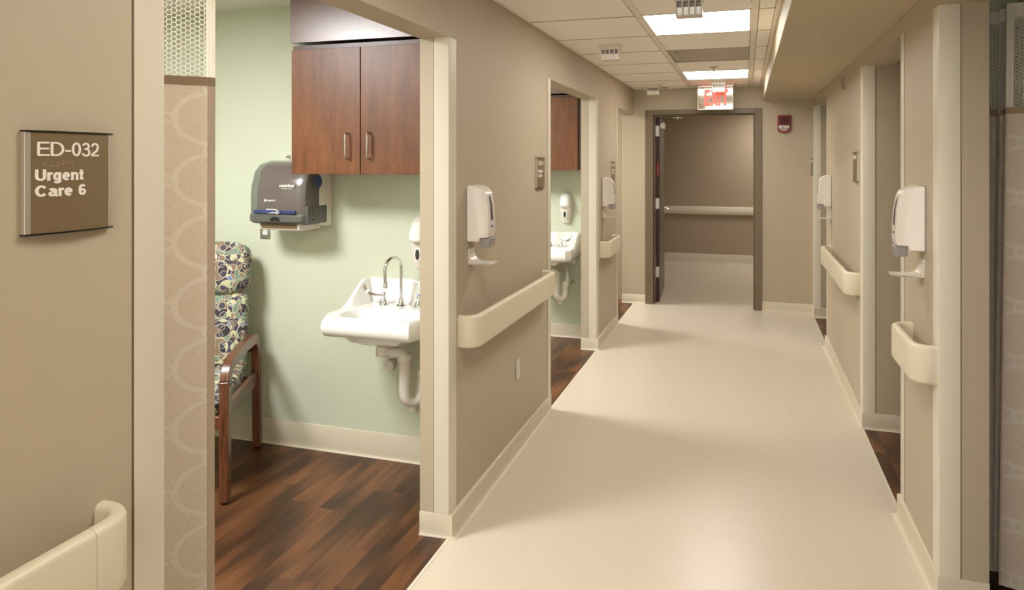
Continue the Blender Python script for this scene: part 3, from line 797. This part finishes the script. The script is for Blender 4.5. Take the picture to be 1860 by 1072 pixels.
# small slim grille high on the right wall
t = thing('wall_chime', 'small slim vertical plate high on the right wall', 'wall plate', (XR, 5.28, 2.135), PI)
b = B(); box(b, 0, .012, -.05, .05, 0, .085); link('cover_plate', b, 'steel', t, bevel=.003)
b = B()
for k in range(5): box(b, .0115, .013, -.035, .035, .012+k*.014, .018+k*.014)
link('slots', b, 'gunmetal', t)
# ================================================================ SINK ROOM FURNISHINGS
def smooth(a, b_, x):
    t = max(0, min(1, (x-a)/(b_-a))); return t*t*(3-2*t)
def make_sink(cx, yw, dz, label):
    t = thing('wall_sink', label, 'sink', (cx, yw, dz), 0, 'white wall-hung sinks')
    HW, D = .262, .455; Z0 = .868
    NX, NY = 56, 48
    b = B(); top = []
    for j in range(NY+1):
        v = j/NY; row = []
        for i in range(NX+1):
            u = -1+2*i/NX
            xl = 1-.0*v
            if v > .84: xl = 1-(v-.84)/.16*.13
            if v < .10: xl = 1-(.10-v)/.10*.02
            x = u*xl*HW; y = -v*D
            au = abs(u)
            side = .118*(1-smooth(.10, .62, v))                 # height of the swooping side wall
            back = .118*(1-smooth(.05, .11, v))
            sb_ = smooth(.78, .90, au)
            z = Z0+max(back, side*sb_)
            # basin
            bu = au/.80; bv = abs(v-.665)/.265
            rr = (bu**3.2+bv**3.2)**(1/3.2)
            dep = 1-smooth(.72, 1.0, rr)
            z -= .125*dep*(1-.0*v)
            z -= .006*(1-sb_)*smooth(.11, .14, v)*(1-smooth(.9, .96, v))
            # softened outer lip
            edge = max(au, v if v > .5 else 0)
            z -= .010*smooth(.95, 1.0, edge)**2
            row.append(b.verts.new((x, y, z)))
        top.append(row)
    for j in range(NY):
        for i in range(NX): b.faces.new((top[j][i], top[j][i+1], top[j+1][i+1], top[j+1][i]))
    # skirt
    ring = top[0][:] + [top[j][NX] for j in range(1, NY+1)] + top[NY][:-1][::-1] + [top[j][0] for j in range(NY-1, 0, -1)]
    prev = ring
    def skirt(fn):
        nonlocal prev
        cur = [b.verts.new(fn(v.co, r.co)) for v, r in zip(prev, ring)]
        m = len(ring)
        for k in range(m): b.faces.new((prev[k], prev[(k+1) % m], cur[(k+1) % m], cur[k]))
        prev = cur
    def bot(r, k, zz): return Vector((r.x*k, r.y*k if r.y < -.01 else r.y, zz))
    skirt(lambda v, r: Vector((r.x*1.016, r.y*1.014, r.z-.012)))
    skirt(lambda v, r: Vector((r.x*1.03, r.y*1.03, .822)))
    skirt(lambda v, r: Vector((r.x*1.022, r.y*1.024, .797)))
    skirt(lambda v, r: Vector((r.x*.99, r.y*.99, .776)))
    skirt(lambda v, r: Vector((r.x*.96, r.y*.96, .770)))
    skirt(lambda v, r: Vector((r.x*.72, r.y*.80 - .03 if r.y < -.02 else r.y-.03, .766)))
    skirt(lambda v, r: Vector((r.x*.55, r.y*.62-.10, .735)))
    skirt(lambda v, r: Vector((r.x*.28, r.y*.34-.19, .715)))
    b.faces.new(prev)
    link('basin', b, 'porc', t)
    # drain
    b = B(); lathe(b, [(.024, .7535), (.024, .7505), (.02, .749)], (0, -.302, 0), 20); link('drain', b, 'chrome', t)
    # gooseneck faucet
    fy = -.105
    f = B(); zb = .860
    lathe(f, [(.026, zb), (.026, zb+.006), (.018, zb+.014), (.013, zb+.03), (.0115, zb+.045)], (0, fy, 0), 24)
    path = [(0, fy, zb+.03), (0, fy, zb+.2)]
    R = .062; sw = math.radians(-12)
    for k in range(1, 13):
        a = PI*k/12*1.04
        d = R*(1-math.cos(a)); h = R*math.sin(a)
        path.append((math.sin(sw)*d, fy-d*math.cos(sw), zb+.2+h))
    l = path[-1]; path.append((l[0]+.0, l[1]+.006, l[2]-.055))
    tube(f, path, .0085, 14)
    q = path[-1]; lathe(f, [(.0105, q[2]+.004), (.0115, q[2]), (.0115, q[2]-.022), (.009, q[2]-.022)], (q[0], q[1], 0), 16)
    link('faucet', f, 'chrome', t)
    for s in (-1, 1):
        hb = B(); hx = s*.101
        lathe(hb, [(.026, zb), (.0255, zb+.008), (.022, zb+.02), (.013, zb+.033), (.0085, zb+.042), (.0105, zb+.048), (.0105, zb+.060), (.008, zb+.064)], (hx, fy, 0), 20)
        # wrist blade
        pts = [(0, 0), (.04, 0.0), (.066, .005), (.088, .018), (.102, .038), (.107, .052), (.105, .060)]
        ws = [.0035, .0045, .008, .0115, .0135, .0125, .007]; aa = []; bb = []
        dirx, diry = s*.97, -.22
        for (d, h), w_ in zip(pts, ws):
            base = Vector((hx+dirx*d, fy+diry*d, zb+.054+h)); n = Vector((0, .45, .89))*w_
            aa.append((hb.verts.new(base+n), hb.verts.new(base-n), hb.verts.new(base-n+Vector((0, -.0035, .001))), hb.verts.new(base+n+Vector((0, -.0035, .001)))))
        hb.faces.new(aa[0]); hb.faces.new(aa[-1][::-1])
        for p_, q_ in zip(aa, aa[1:]):
            for k in range(4): hb.faces.new((p_[k], p_[(k+1) % 4], q_[(k+1) % 4], q_[k]))
        hd = link('handle', hb, 'chrome', t)
        cb_ = B(); lathe(cb_, [(.0085, zb+.064), (.0085, zb+.067)], (hx, fy, 0), 16); link('colour_cap', cb_, 'redcap' if s < 0 else 'bluecap', hd)
    # drain plumbing, white covers
    p = B()
    tube(p, [(0, -.29, .74), (0, -.29, .66)], .026, 18)
    lathe(p, [(.034, .655), (.034, .69), (.03, .70)], (0, -.29, 0), 20)
    tube(p, [(0, -.29, .672), (.03, -.28, .668), (.075, -.26, .665), (.092, -.25, .655), (.096, -.245, .63)], .026, 18)
    lathe(p, [(.034, .625), (.036, .63), (.036, .655), (.033, .66)], (.096, -.245, 0), 20)
    down = [(.096, -.245, .64), (.096, -.245, .47)]
    for k in range(1, 9):
        a = PI*k/8; down.append((.096+.042*(1-math.cos(a))*.75, -.245+.042*(1-math.cos(a))*.75, .47-.058*math.sin(a)))
    l = down[-1]; down += [(l[0], l[1], .50), (l[0], l[1]+.01, .53), (l[0]+.0, l[1]+.05, .545), (l[0], -.002, .545)]
    tube(p, down, .029, 18)
    lathe(p, [(.02, .372), (.022, .39), (.02, .41)], (.125, -.215, 0), 16)
    link('drain_trap', p, 'pvc', t)
    p = B()
    tube(p, [(-.05, -.06, .70), (-.045, -.1, .68), (-.03, -.13, .62), (-.02, -.15, .585)], .02, 14); 
    lathe(p, [(.029, -.205), (.030, -.2), (.030, -.165), (.022, -.15)], (-.02, 0, .575), 18, 'y'); link('supply_valve_cover', p, 'pvc', t)
    p = B()
    tube(p, [(.13, -.06, .72), (.15, -.09, .68), (.165, -.12, .60), (.168, -.14, .555)], .018, 14); lathe(p, [(.028, -.2), (.029, -.195), (.029, -.165), (.02, -.14)], (.168, 0, .545), 18, 'y')
    link('supply_valve_cover', p, 'pvc', t)
    # hidden wall hanger strip that touches the wall
    p = B(); box(p, -.22, .22, -.035, 0.0, .70, .775); link('wall_bracket', p, 'porc', t, bevel=.006)
    return t
SKX = -1.722
k0 = make_sink(SKX, SINKY[0], 0, 'white wall-hung sink with gooseneck faucet in the near green room')
dup(k0, 'white sink seen through the second left doorway', (-1.70, SINKY[1], -.02))
dup(k0, 'sliver of white sink seen through the third left doorway', (-1.70, SINKY[2], -.03))
def make_cabinet(yw, label, loc):
    t = thing('wall_cabinet', label, 'cabinet', loc, 0, 'cherry wall cabinets above the sinks')
    # local x from 0 (left) to right .865 (against the corridor wall), y 0 wall .. -.33 front, z 0 = bottom
    Wc = .862; D = .31
    b = B(); box(b, 0.004, Wc, -D, 0, .004, .655); link('carcass', b, 'cherrydark', t, smooth=False)
    for xa, xb, hx in ((0.0, .396, .33), (.401, .832, .452)):
        b = B(); box(b, xa, xb, -D-.022, -D-.001, 0, .632); d = link('door', b, 'cherry', t, bevel=.0015)
        b = B()
        tube(b, [(hx, -D-.022, .078), (hx, -D-.043, .078), (hx, -D-.049, .084), (hx, -D-.049, .198), (hx, -D-.043, .204), (hx, -D-.022, .204)], .0048, 12)
        link('handle', b, 'nickel', d)
    b = B(); box(b, .0, Wc, -D-.008, 0, .632, .655); link('top_rail', b, 'cherrydark', t, smooth=False)
    b = B(); box(b, -.008, Wc, -D-.022, 0, .668, .948); link('fascia_panel', b, 'fascia', t, bevel=.0015)
    return t
M['fascia'] = woodmat('cherry fascia laminate', (92, 58, 46), (106, 70, 56), (118, 80, 64), (.9, 7, 7), .32, 1.0)
M['fascia'].node_tree.nodes['Principled BSDF'].inputs['Specular IOR Level'].default_value = 1.0
c0 = make_cabinet(0, 'cherry two-door wall cabinet above the near sink', (-2.222, SINKY[0], 1.552))
dup(c0, 'cherry cabinet seen through the second left doorway', (-2.222, SINKY[1], 1.537))
dup(c0, 'sliver of cherry cabinet seen through the third left doorway', (-2.222, SINKY[2], 1.52))
# oval soap dispensers
def soap(label, loc):
    t = thing('soap_dispenser', label, 'soap dispenser', loc, 0, 'white soap dispensers above the sinks')
    # z 0 = bottom, height .28; front = -y
    prof = [(0.0, .040, .05), (.03, .048, .064), (.09, .056, .072), (.14, .060, .078), (.17, .062, .084)]
    b = B(); rings = []
    def ring(z, hw, d):
        return [b.verts.new((x, y, z)) for x, y in ([(-hw, 0), (-hw*1.0, -d*.45), (-hw*.8, -d*.8), (-hw*.4, -d), (hw*.4, -d), (hw*.8, -d*.8), (hw, -d*.45), (hw, 0)])]
    for z, hw, d in [(0, .036, .036), (.012, .042, .045), (.05, .050, .056), (.10, .056, .062), (.15, .060, .064), (.20, .063, .064), (.24, .060, .058), (.268, .045, .046), (.28, .022, .03)]: rings.append(ring(z, hw, d))
    for a, c in zip(rings, rings[1:]):
        for k in range(8): b.faces.new((a[k], a[(k+1) % 8], c[(k+1) % 8], c[k]))
    b.faces.new(rings[0][::-1]); b.faces.new(rings[-1]); link('body', b, 'white', t, sub=2)
    # push hood
    b = B(); rings = []
    for z, hw, d in [(.150, .046, .100), (.158, .050, .106), (.20, .052, .100), (.24, .046, .078), (.262, .03, .052)]:
        rings.append([b.verts.new((x, y, z)) for x, y in ([(-hw, -.03), (-hw*1.0, -d*.6), (-hw*.8, -d*.88), (-hw*.4, -d), (hw*.4, -d), (hw*.8, -d*.88), (hw, -d*.6), (hw, -.03)])])
    for a, c in zip(rings, rings[1:]):
        for k in range(8): b.faces.new((a[k], a[(k+1) % 8], c[(k+1) % 8], c[k]))
    b.faces.new(rings[0][::-1]); b.faces.new(rings[-1]); link('push_lever', b, 'porc', t, sub=1)
    b = B(); prism(b, [(.020*math.cos(a*PI/10), .082+.036*math.sin(a*PI/10)) for a in range(20)], 'y', -.068, -.05); link('window_ring', b, 'porc', t, bevel=.002)
    b = B(); prism(b, [(.012*math.cos(a*PI/10), .082+.028*math.sin(a*PI/10)) for a in range(20)], 'y', -.0695, -.06); link('sight_window', b, 'dark', t)
    return t
so = soap('white soap dispenser cut off by the near pier, right of near sink faucet', (-1.648, SINKY[0], 1.045))
dup(so, 'white soap dispenser in full view through the second left doorway', (-1.575, SINKY[1], 1.05))
dup(so, 'white soap dispenser seen through the narrow third left doorway', (-1.535, SINKY[2], 1.055))
# ---- paper towel dispenser (near room)
t = thing('paper_towel_dispenser', 'smoky paper towel dispenser on the green wall left of the near sink', 'paper towel dispenser', (-2.385, SINKY[0], 1.262))
def cover_prof(d, z0, z1, front, rt):   # side profile (y,z): front is -y
    return [(-d, z0), (-front*.93, z0), (-front, z0+.05), (-front, z0+.14), (-front*.97, z1-rt*1.1), (-front*.85, z1-rt*.45), (-front*.66, z1-rt*.12), (-front*.45, z1), (-d, z1)]
b = B(); prism(b, [(0, .0), (-.06, .0), (-.12, .015), (-.12, .345), (-.05, .36), (0, .36)], 'x', -.178, .178); link('back_housing', b, 'white', t, bevel=.008)
def taper_cover(bm, xs, prof, k):
    n = len(prof); rings = []
    for x, sc in xs:
        rings.append([bm.verts.new((x, -.06+(y+.06)*sc, .18+(z-.18)*(1-(1-sc)*.35))) for y, z in prof])
    for a, c in zip(rings, rings[1:]):
        for q in range(n): bm.faces.new((a[q], a[(q+1) % n], c[(q+1) % n], c[q]))
    bm.faces.new(rings[0][::-1]); bm.faces.new(rings[-1])
pf = cover_prof(.06, .03, .358, .245, .12)
b = B(); taper_cover(b, [(-.186, .76), (-.178, .88), (-.155, .96), (-.118, 1.0)], pf, 0); link('side_cover', b, 'smokeg', t, bevel=.003)
b = B(); taper_cover(b, [(-.118, 1.0), (0, 1.012), (.12, 1.0), (.150, .96), (.168, .90), (.176, .78)], pf, 0); cv = link('front_cover', b, 'smoke', t, bevel=.003)
b = B(); taper_cover(b, [(-.176, .86), (-.166, .97), (-.14, 1.015), (.13, 1.015), (.16, .97), (.180, .84)], [(-.05, .022), (-.225, .022), (-.25, .035), (-.25, .068), (-.235, .078), (-.05, .078)], 0); link('lower_bezel', b, 'gunmetal', t, bevel=.003)
b = B(); box(b, -.135, .125, -.2545, -.235, .0785, .094); link('blue_roller', b, 'blue', t, bevel=.003)
b = B(); box(b, .125, .184, -.226, -.05, .018, .118); link('lock_housing', b, 'gunmetal', t, bevel=.012)
b = B()
for q in (.045, .07, .095): lathe(b, [(.004, .1835), (.004, .186)], (0, -.18, q), 10, 'x')
link('screws', b, 'darkhole', t)
b = B(); lathe(b, [(.036, .174), (.036, .179), (.026, .1795)], (0, -.13, .245), 24, 'x'); link('hub', b, 'blue', t)
b = B(); prism(b, [(-.03, -.016), (-.195, -.016), (-.215, -.011), (-.222, .024), (-.03, .024)], 'x', -.125, .125); link('towel_chute', b, 'white', t, bevel=.004)
b = B(); prism(b, [(-.2235, .020), (-.2175, -.005), (-.2145, -.005), (-.2205, .020)], 'x', -.112, .112); link('chute_slot', b, 'brown', t)
b = B(); prism(b, [(.03*math.cos(PI*k/12), .040+.022*math.sin(PI*k/12)) for k in range(13)], 'y', -.2565, -.25); link('tear_notch', b, 'darkhole', t)
b = text_bm('enMotion', 0, .092, 0, .017, .001, .22)
for v in b.verts: v.co = Vector((.022+v.co.y, -.2462-v.co.x, .218+v.co.z))
box(b, .034, .105, -.2468, -.246, .208, .211)
link('logo', b, 'letter', t, smooth=False)
b = B(); prism(b, [(-.075, .142), (-.055, .142), (-.065, .156)], 'y', -.2475, -.246)
tb = text_bm('Georgia-Pacific', 0, .05, 0, .009, .001, .16)
for v in tb.verts: v.co = Vector((-.052+v.co.y, -.2465-v.co.x, .143+v.co.z))
me_ = bpy.data.meshes.new('x'); tb.to_mesh(me_); tb.free(); b.from_mesh(me_)
link('logo', b, 'letter', t, smooth=False)
b = B()
for k in range(7):
    a = 2*PI*k/7; prism(b, [(.016+.004*math.cos(a+1.57), .086+.004*math.sin(a+1.57)), (.016+.013*math.cos(a), .086+.013*math.sin(a)), (.016+.004*math.cos(a-1.57), .086+.004*math.sin(a-1.57))], 'y', -.2565, -.2445)
box(b, -.06, .005, -.2475, -.2445, .097, .102); prism(b, [(-.05, .078), (-.01, .086), (.01, .083), (.01, .079), (-.01, .081)], 'y', -.2565, -.2445)
link('splash_graphic', b, 'letter', t, smooth=False)
t2 = outlet('white outlet in steel plate directly under the paper towel dispenser', (-2.648, SINKY[0], 1.228), -PI/2)
# small brass wall hook above the dispenser
t = thing('wall_hook', 'tiny brass hook on the green wall above the towel dispenser', 'hook', (-2.486, SINKY[0], 1.642))
b = B(); lathe(b, [(.010, 0), (.010, -.004), (.004, -.008), (.0035, -.02), (.007, -.024), (.004, -.03)], seg=12, axis='y'); link('knob', b, 'nickel', t)
# ================================================================ CHAIR
ch = thing('patient_chair', 'high-back chair with circle-patterned upholstery and dark wood arms', 'chair', (-2.765, 2.80, 0), math.radians(26.8))
HX = .29
for s in (-1, 1):
    # bentwood arm: front leg, arm, rear leg as one continuous band
    pth = []
    fy0, ry0, top = -.325, .315, .672
    def arcp(cy, cz, r, a0, a1, n=8): return [(cy+r*math.cos(math.radians(a0+(a1-a0)*k/n)), cz+r*math.sin(math.radians(a0+(a1-a0)*k/n))) for k in range(n+1)]
    line = [(fy0, .012), (fy0+.004, .3), (fy0+.010, top-.10)]+arcp(fy0+.095, top-.115, .085, 180, 95)+[(0, top-.022)]+arcp(ry0-.135, top-.135, .105, 85, 10)+[(ry0-.012, .40), (ry0, .012)]
    b = B(); hw, th = .021, .028; ringsA = []
    n = len(line)
    for i, p in enumerate(line):
        a = Vector(line[max(0, i-1)]); c = Vector(line[min(n-1, i+1)]); d = (c-a).normalized(); nn = Vector((-d.y, d.x))
        ringsA.append([b.verts.new((s*HX+dx*hw, p[0]+nn.x*dt*th, p[1]+nn.y*dt*th)) for dx, dt in ((-1, -1), (1, -1), (1, 1), (-1, 1))])
    for a, c in zip(ringsA, ringsA[1:]):
        for k in range(4): b.faces.new((a[k], a[(k+1) % 4], c[(k+1) % 4], c[k]))
    b.faces.new(ringsA[0][::-1]); b.faces.new(ringsA[-1])
    arm = link('arm_frame', b, 'oak', ch, bevel=.009, bseg=3)
    for y in (fy0, ry0):
        b = B(); lathe(b, [(.017, .0012), (.018, .012)], (s*HX, y, 0), 16); link('foot_glide', b, 'rubber', arm)
    b = B(); x0, x1 = sorted((s*(HX-.019), s*(HX+.006))); prism(b, [(fy0+.03, .385), (fy0+.03, .455), (ry0-.03, .435), (ry0-.03, .365)], 'x', x0, x1); link('side_rail', b, 'oakrail', ch, bevel=.004)
for y in (-.30,):
    b = B(); box(b, -HX+.02, HX-.02, y-.012, y+.012, .345, .405); link('front_rail', b, 'oak', ch, bevel=.004)
b = B(); box(b, -HX+.02, HX-.02, .24, .265, .36, .42); link('rear_rail', b, 'oak', ch, bevel=.004)
b = B(); box(b, -HX+.01, HX-.01, .262, .285, .555, .59); link('back_bracket', b, 'black', ch, bevel=.003)
def cushion(name, pts, tilt, pivot, r=.03, sub=2):
    """pts: (x0,x1,y0,y1,z0,z1) rounded block; leaned about pivot by tilt"""
    x0, x1, y0, y1, z0, z1 = pts
    b = B(); n = 8
    gr = {}
    def P(i, j, k): return (x0+(x1-x0)*i/n, y0+(y1-y0)*j/4, z0+(z1-z0)*k/n)
    bmesh.ops.create_cube(b, size=1)
    bmesh.ops.subdivide_edges(b, edges=b.edges[:], cuts=5, use_grid_fill=True)
    cx, cy, cz = (x0+x1)/2, (y0+y1)/2, (z0+z1)/2; sx, sy, sz = (x1-x0)/2, (y1-y0)/2, (z1-z0)/2
    for v in b.verts:
        p = Vector((v.co.x*2*sx, v.co.y*2*sy, v.co.z*2*sz))
        q = Vector((max(-(sx-r), min(sx-r, p.x)), max(-(sy-min(r, sy*.9)), min(sy-min(r, sy*.9), p.y)), max(-(sz-r), min(sz-r, p.z))))
        d = p-q
        if d.length > 1e-6: p = q+d.normalized()*min(r, d.length)
        # crown
        cr = (1-(p.x/sx)**2)*(1-(p.z/sz)**2)*.018
        p.y += (-cr if v.co.y < 0 else cr*.3) if sy < sz else 0
        if sy >= sz: p.z += (1-(p.x/sx)**2)*(1-(p.y/sy)**2)*.02*(1 if v.co.z > 0 else 0)
        p += Vector((cx, cy, cz))
        y, z = p.y-pivot[0], p.z-pivot[1]; ca, sa = math.cos(tilt), math.sin(tilt)
        v.co = (p.x, pivot[0]+y*ca+z*sa, pivot[1]-y*sa+z*ca)
    o = link(name, b, 'uphol', ch, sub=0); boxuv(o)
    md = o.modifiers.new('sub', 'SUBSURF'); md.levels = 1; md.render_levels = 2
    return o
TL = math.radians(9)
cushion('seat', (-.258, .258, -.30, .22, .39, .50), math.radians(-4), (0, .44), .045)
cushion('backrest', (-.262, .262, .130, .235, .44, .915), TL, (.18, .47), .04)
cushion('headrest', (-.272, .272, .105, .240, .885, 1.178), TL, (.18, .47), .09)
# ================================================================ CURTAINS
def resample(pl, step):
    out = [Vector(pl[0])]; L = [0]; acc = 0
    # Catmull-Rom through the points
    P = [Vector(p) for p in pl]; P = [P[0]*2-P[1]]+P+[P[-1]*2-P[-2]]
    for i in range(1, len(P)-2):
        for k in range(1, 17):
            t = k/16; p0, p1, p2, p3 = P[i-1], P[i], P[i+1], P[i+2]
            q = .5*((2*p1)+(p2-p0)*t+(2*p0-5*p1+4*p2-p3)*t*t+(3*p1-p0-3*p2+p3)*t**3)
            acc += (q-out[-1]).length; out.append(q); L.append(acc)
    return out, L
def at(out, L, s):
    s = max(0, min(L[-1]-1e-6, s)); lo, hi = 0, len(L)-1
    while hi-lo > 1:
        m = (lo+hi)//2
        if L[m] <= s: lo = m
        else: hi = m
    f = (s-L[lo])/(L[hi]-L[lo]); return out[lo].lerp(out[hi], f), (out[hi]-out[lo]).normalized()
def curtain(label, plan, zb, zm, zt, uoff, uvs_, lean=None, ux=.79, hw=.02):
    t = thing('privacy_curtain', label, 'curtain', (plan[0][0], plan[0][1], 0))
    O = Vector(plan[0]); out, L = resample(plan, .01); W_ = L[-1]
    def pos(s, z, off=0.0):
        p, d = at(out, L, s)
        n = Vector((d.y, -d.x)); p = p+n*off
        if lean: p = p+Vector(lean)*((zt-z)/(zt-zb))
        wob = .004*math.sin(z*2.3+s*9)
        p = p+n*wob
        return Vector((p.x-O.x, p.y-O.y, z))
    # fabric
    b = B(); NS, NZ = int(W_/.012), 40; uvs = {}
    grid = []
    th = .0012
    for side in (0, 1):
        g_ = []
        for i in range(NS+1):
            s = W_*i/NS
            col = []
            for j in range(NZ+1):
                z = zb+(zm-zb)*j/NZ
                v = b.verts.new(pos(s, z, th*side)); uvs[v] = (s*uvs_*ux+uoff[0], z*uvs_+uoff[1]); col.append(v)
            g_.append(col)
        grid.append(g_)
    for g_ in grid:
        for i in range(NS):
            for j in range(NZ): b.faces.new((g_[i][j], g_[i+1][j], g_[i+1][j+1], g_[i][j+1]))
    A_, Bq = grid
    for i in range(NS):
        b.faces.new((A_[i][0], A_[i+1][0], Bq[i+1][0], Bq[i][0])); b.faces.new((A_[i][NZ], A_[i+1][NZ], Bq[i+1][NZ], Bq[i][NZ]))
    for j in range(NZ):
        b.faces.new((A_[0][j], A_[0][j+1], Bq[0][j+1], Bq[0][j])); b.faces.new((A_[NS][j], A_[NS][j+1], Bq[NS][j+1], Bq[NS][j]))
    uvl = b.loops.layers.uv.new('uv')
    for f in b.faces:
        for lp in f.loops: lp[uvl].uv = uvs[lp.vert]
    link('fabric_panel', b, 'curtain', t)
    # hems: top band and leading-edge band
    def band(name, s0, s1, z0, z1, mm, off, nz=30, parent=t, nsmin=2):
        b = B(); ns = max(nsmin, int((s1-s0)/.01)); cols = [[], []]
        for side, o_ in enumerate((off, -off+th)):
            for i in range(ns+1):
                cols[side].append([b.verts.new(pos(s0+(s1-s0)*i/ns, z0+(z1-z0)*j/nz, o_)) for j in range(nz+1)])
        for c in cols:
            for i in range(ns):
                for j in range(nz): b.faces.new((c[i][j], c[i+1][j], c[i+1][j+1], c[i][j+1]))
        p, q = cols
        for i in range(ns):
            for j in (0, nz): b.faces.new((p[i][j], p[i+1][j], q[i+1][j], q[i][j]))
        for j in range(nz):
            for i in (0, ns): b.faces.new((p[i][j], p[i][j+1], q[i][j+1], q[i][j]))
        return link(name, b, mm, parent)
    band('top_hem', 0, W_, zm-.012, zm+.012, 'hem', .003, 2)
    band('header_tape', 0, W_, zt-.05, zt, 'net', .003, 2)
    # honeycomb net
    b = B(); s_ = .0077; cw = s_*1.5; chh = s_*math.sqrt(3); w_ = .00105
    nc = int(W_/cw); nr = int((zt-.05-zm)/chh)+1
    def strut(p, q):
        p, q = Vector(p), Vector(q)
        d = (q-p).normalized(); n = Vector((-d.y, d.x))*w_
        vs = []
        for off in (-.0008, .0012):
            for a in (p-n, p+n, q+n, q-n):
                vs.append(b.verts.new(pos(min(max(a.x, 0), W_), min(max(a.y, zm), zt-.045), off)))
        b.faces.new(vs[:4]); b.faces.new(vs[4:][::-1]); b.faces.new((vs[0], vs[3], vs[7], vs[4])); b.faces.new((vs[1], vs[5], vs[6], vs[2]))
    for i in range(nc+1):
        for j in range(nr+1):
            cx = i*cw; cz = zm+j*chh+(chh/2 if i % 2 else 0)
            if cz > zt-.05: continue
            pts = [(cx+s_*math.cos(PI/3*k), cz+s_*math.sin(PI/3*k)) for k in range(6)]
            for k in (0, 1, 2): strut(pts[k], pts[k+1])
    net = link('net_header', b, 'net', t, smooth=False)
    # solid woven side band of the net
    band('net_edge', 0, .024, zm+.012, zt-.05, 'net', .0016, 20)
    band('leading_hem', 0, hw, zb, zm-.012, 'sidehem', .0022, 30)
    # hooks up to the track
    b = B(); s = .04
    while s < W_:
        p = pos(s, zt-.004); tube(b, [(p.x, p.y, zt-.008), (p.x, p.y, zt+.012)], .0022, 6); s += .11
    link('carrier_hooks', b, 'nickel', t)
    return t
# near left curtain bunched against the near jamb, just inside the room
curtain('beige ring-patterned curtain with white net top in the near left doorway',
        [(-1.458, 1.592), (-1.473, 1.566), (-1.505, 1.532), (-1.59, 1.45), (-1.68, 1.37), (-1.63, 1.33), (-1.50, 1.30), (-1.52, 1.26), (-1.64, 1.23), (-1.62, 1.19), (-1.50, 1.16), (-1.52, 1.12), (-1.64, 1.10)],
        .05, 1.845, 2.2, (.078, .098), 1.0, lean=(.002, -.001))
curtain('shadowed ring-patterned curtain at the right edge of the picture',
        [(.925, 2.878), (.975, 2.862), (1.06, 2.834), (1.15, 2.825), (1.17, 2.88), (1.08, 2.915), (.985, 2.92), (.95, 2.935), (1.02, 2.95), (1.09, 2.96), (1.08, 2.975), (.98, 2.972), (.935, 2.978), (.96, 2.995), (1.08, 3.0), (1.10, 3.015), (1.0, 3.02), (.915, 3.025), (.92, 3.04), (1.0, 3.05), (1.2, 3.045)],
        .055, 1.805, 2.2, (.046, .10), .875, lean=(-.028, -.004), ux=.9, hw=.006)
def track(label, x, y0, y1, z):
    t = thing('curtain_track', label, 'curtain track', (x, y0, 0))
    b = B(); box(b, -.012, .012, 0, y1-y0, z, z+.02); link('rail', b, 'alu', t)
    for k in range(3):
        yy = (y1-y0)*(.08+.42*k); b = B(); tube(b, [(0, yy, z+.018), (0, yy, ZR-.001)], .006, 8); lathe(b, [(.02, ZR-.004), (.02, ZR)], (0, yy, 0), 14); link('drop_rod', b, 'alu', t)
track('aluminium curtain track hung from ceiling of the near green room', -1.56, .9, 1.8, 2.213)
track('aluminium curtain track hung from ceiling of the dark right room', 1.02, 1.2, 3.06, 2.213)
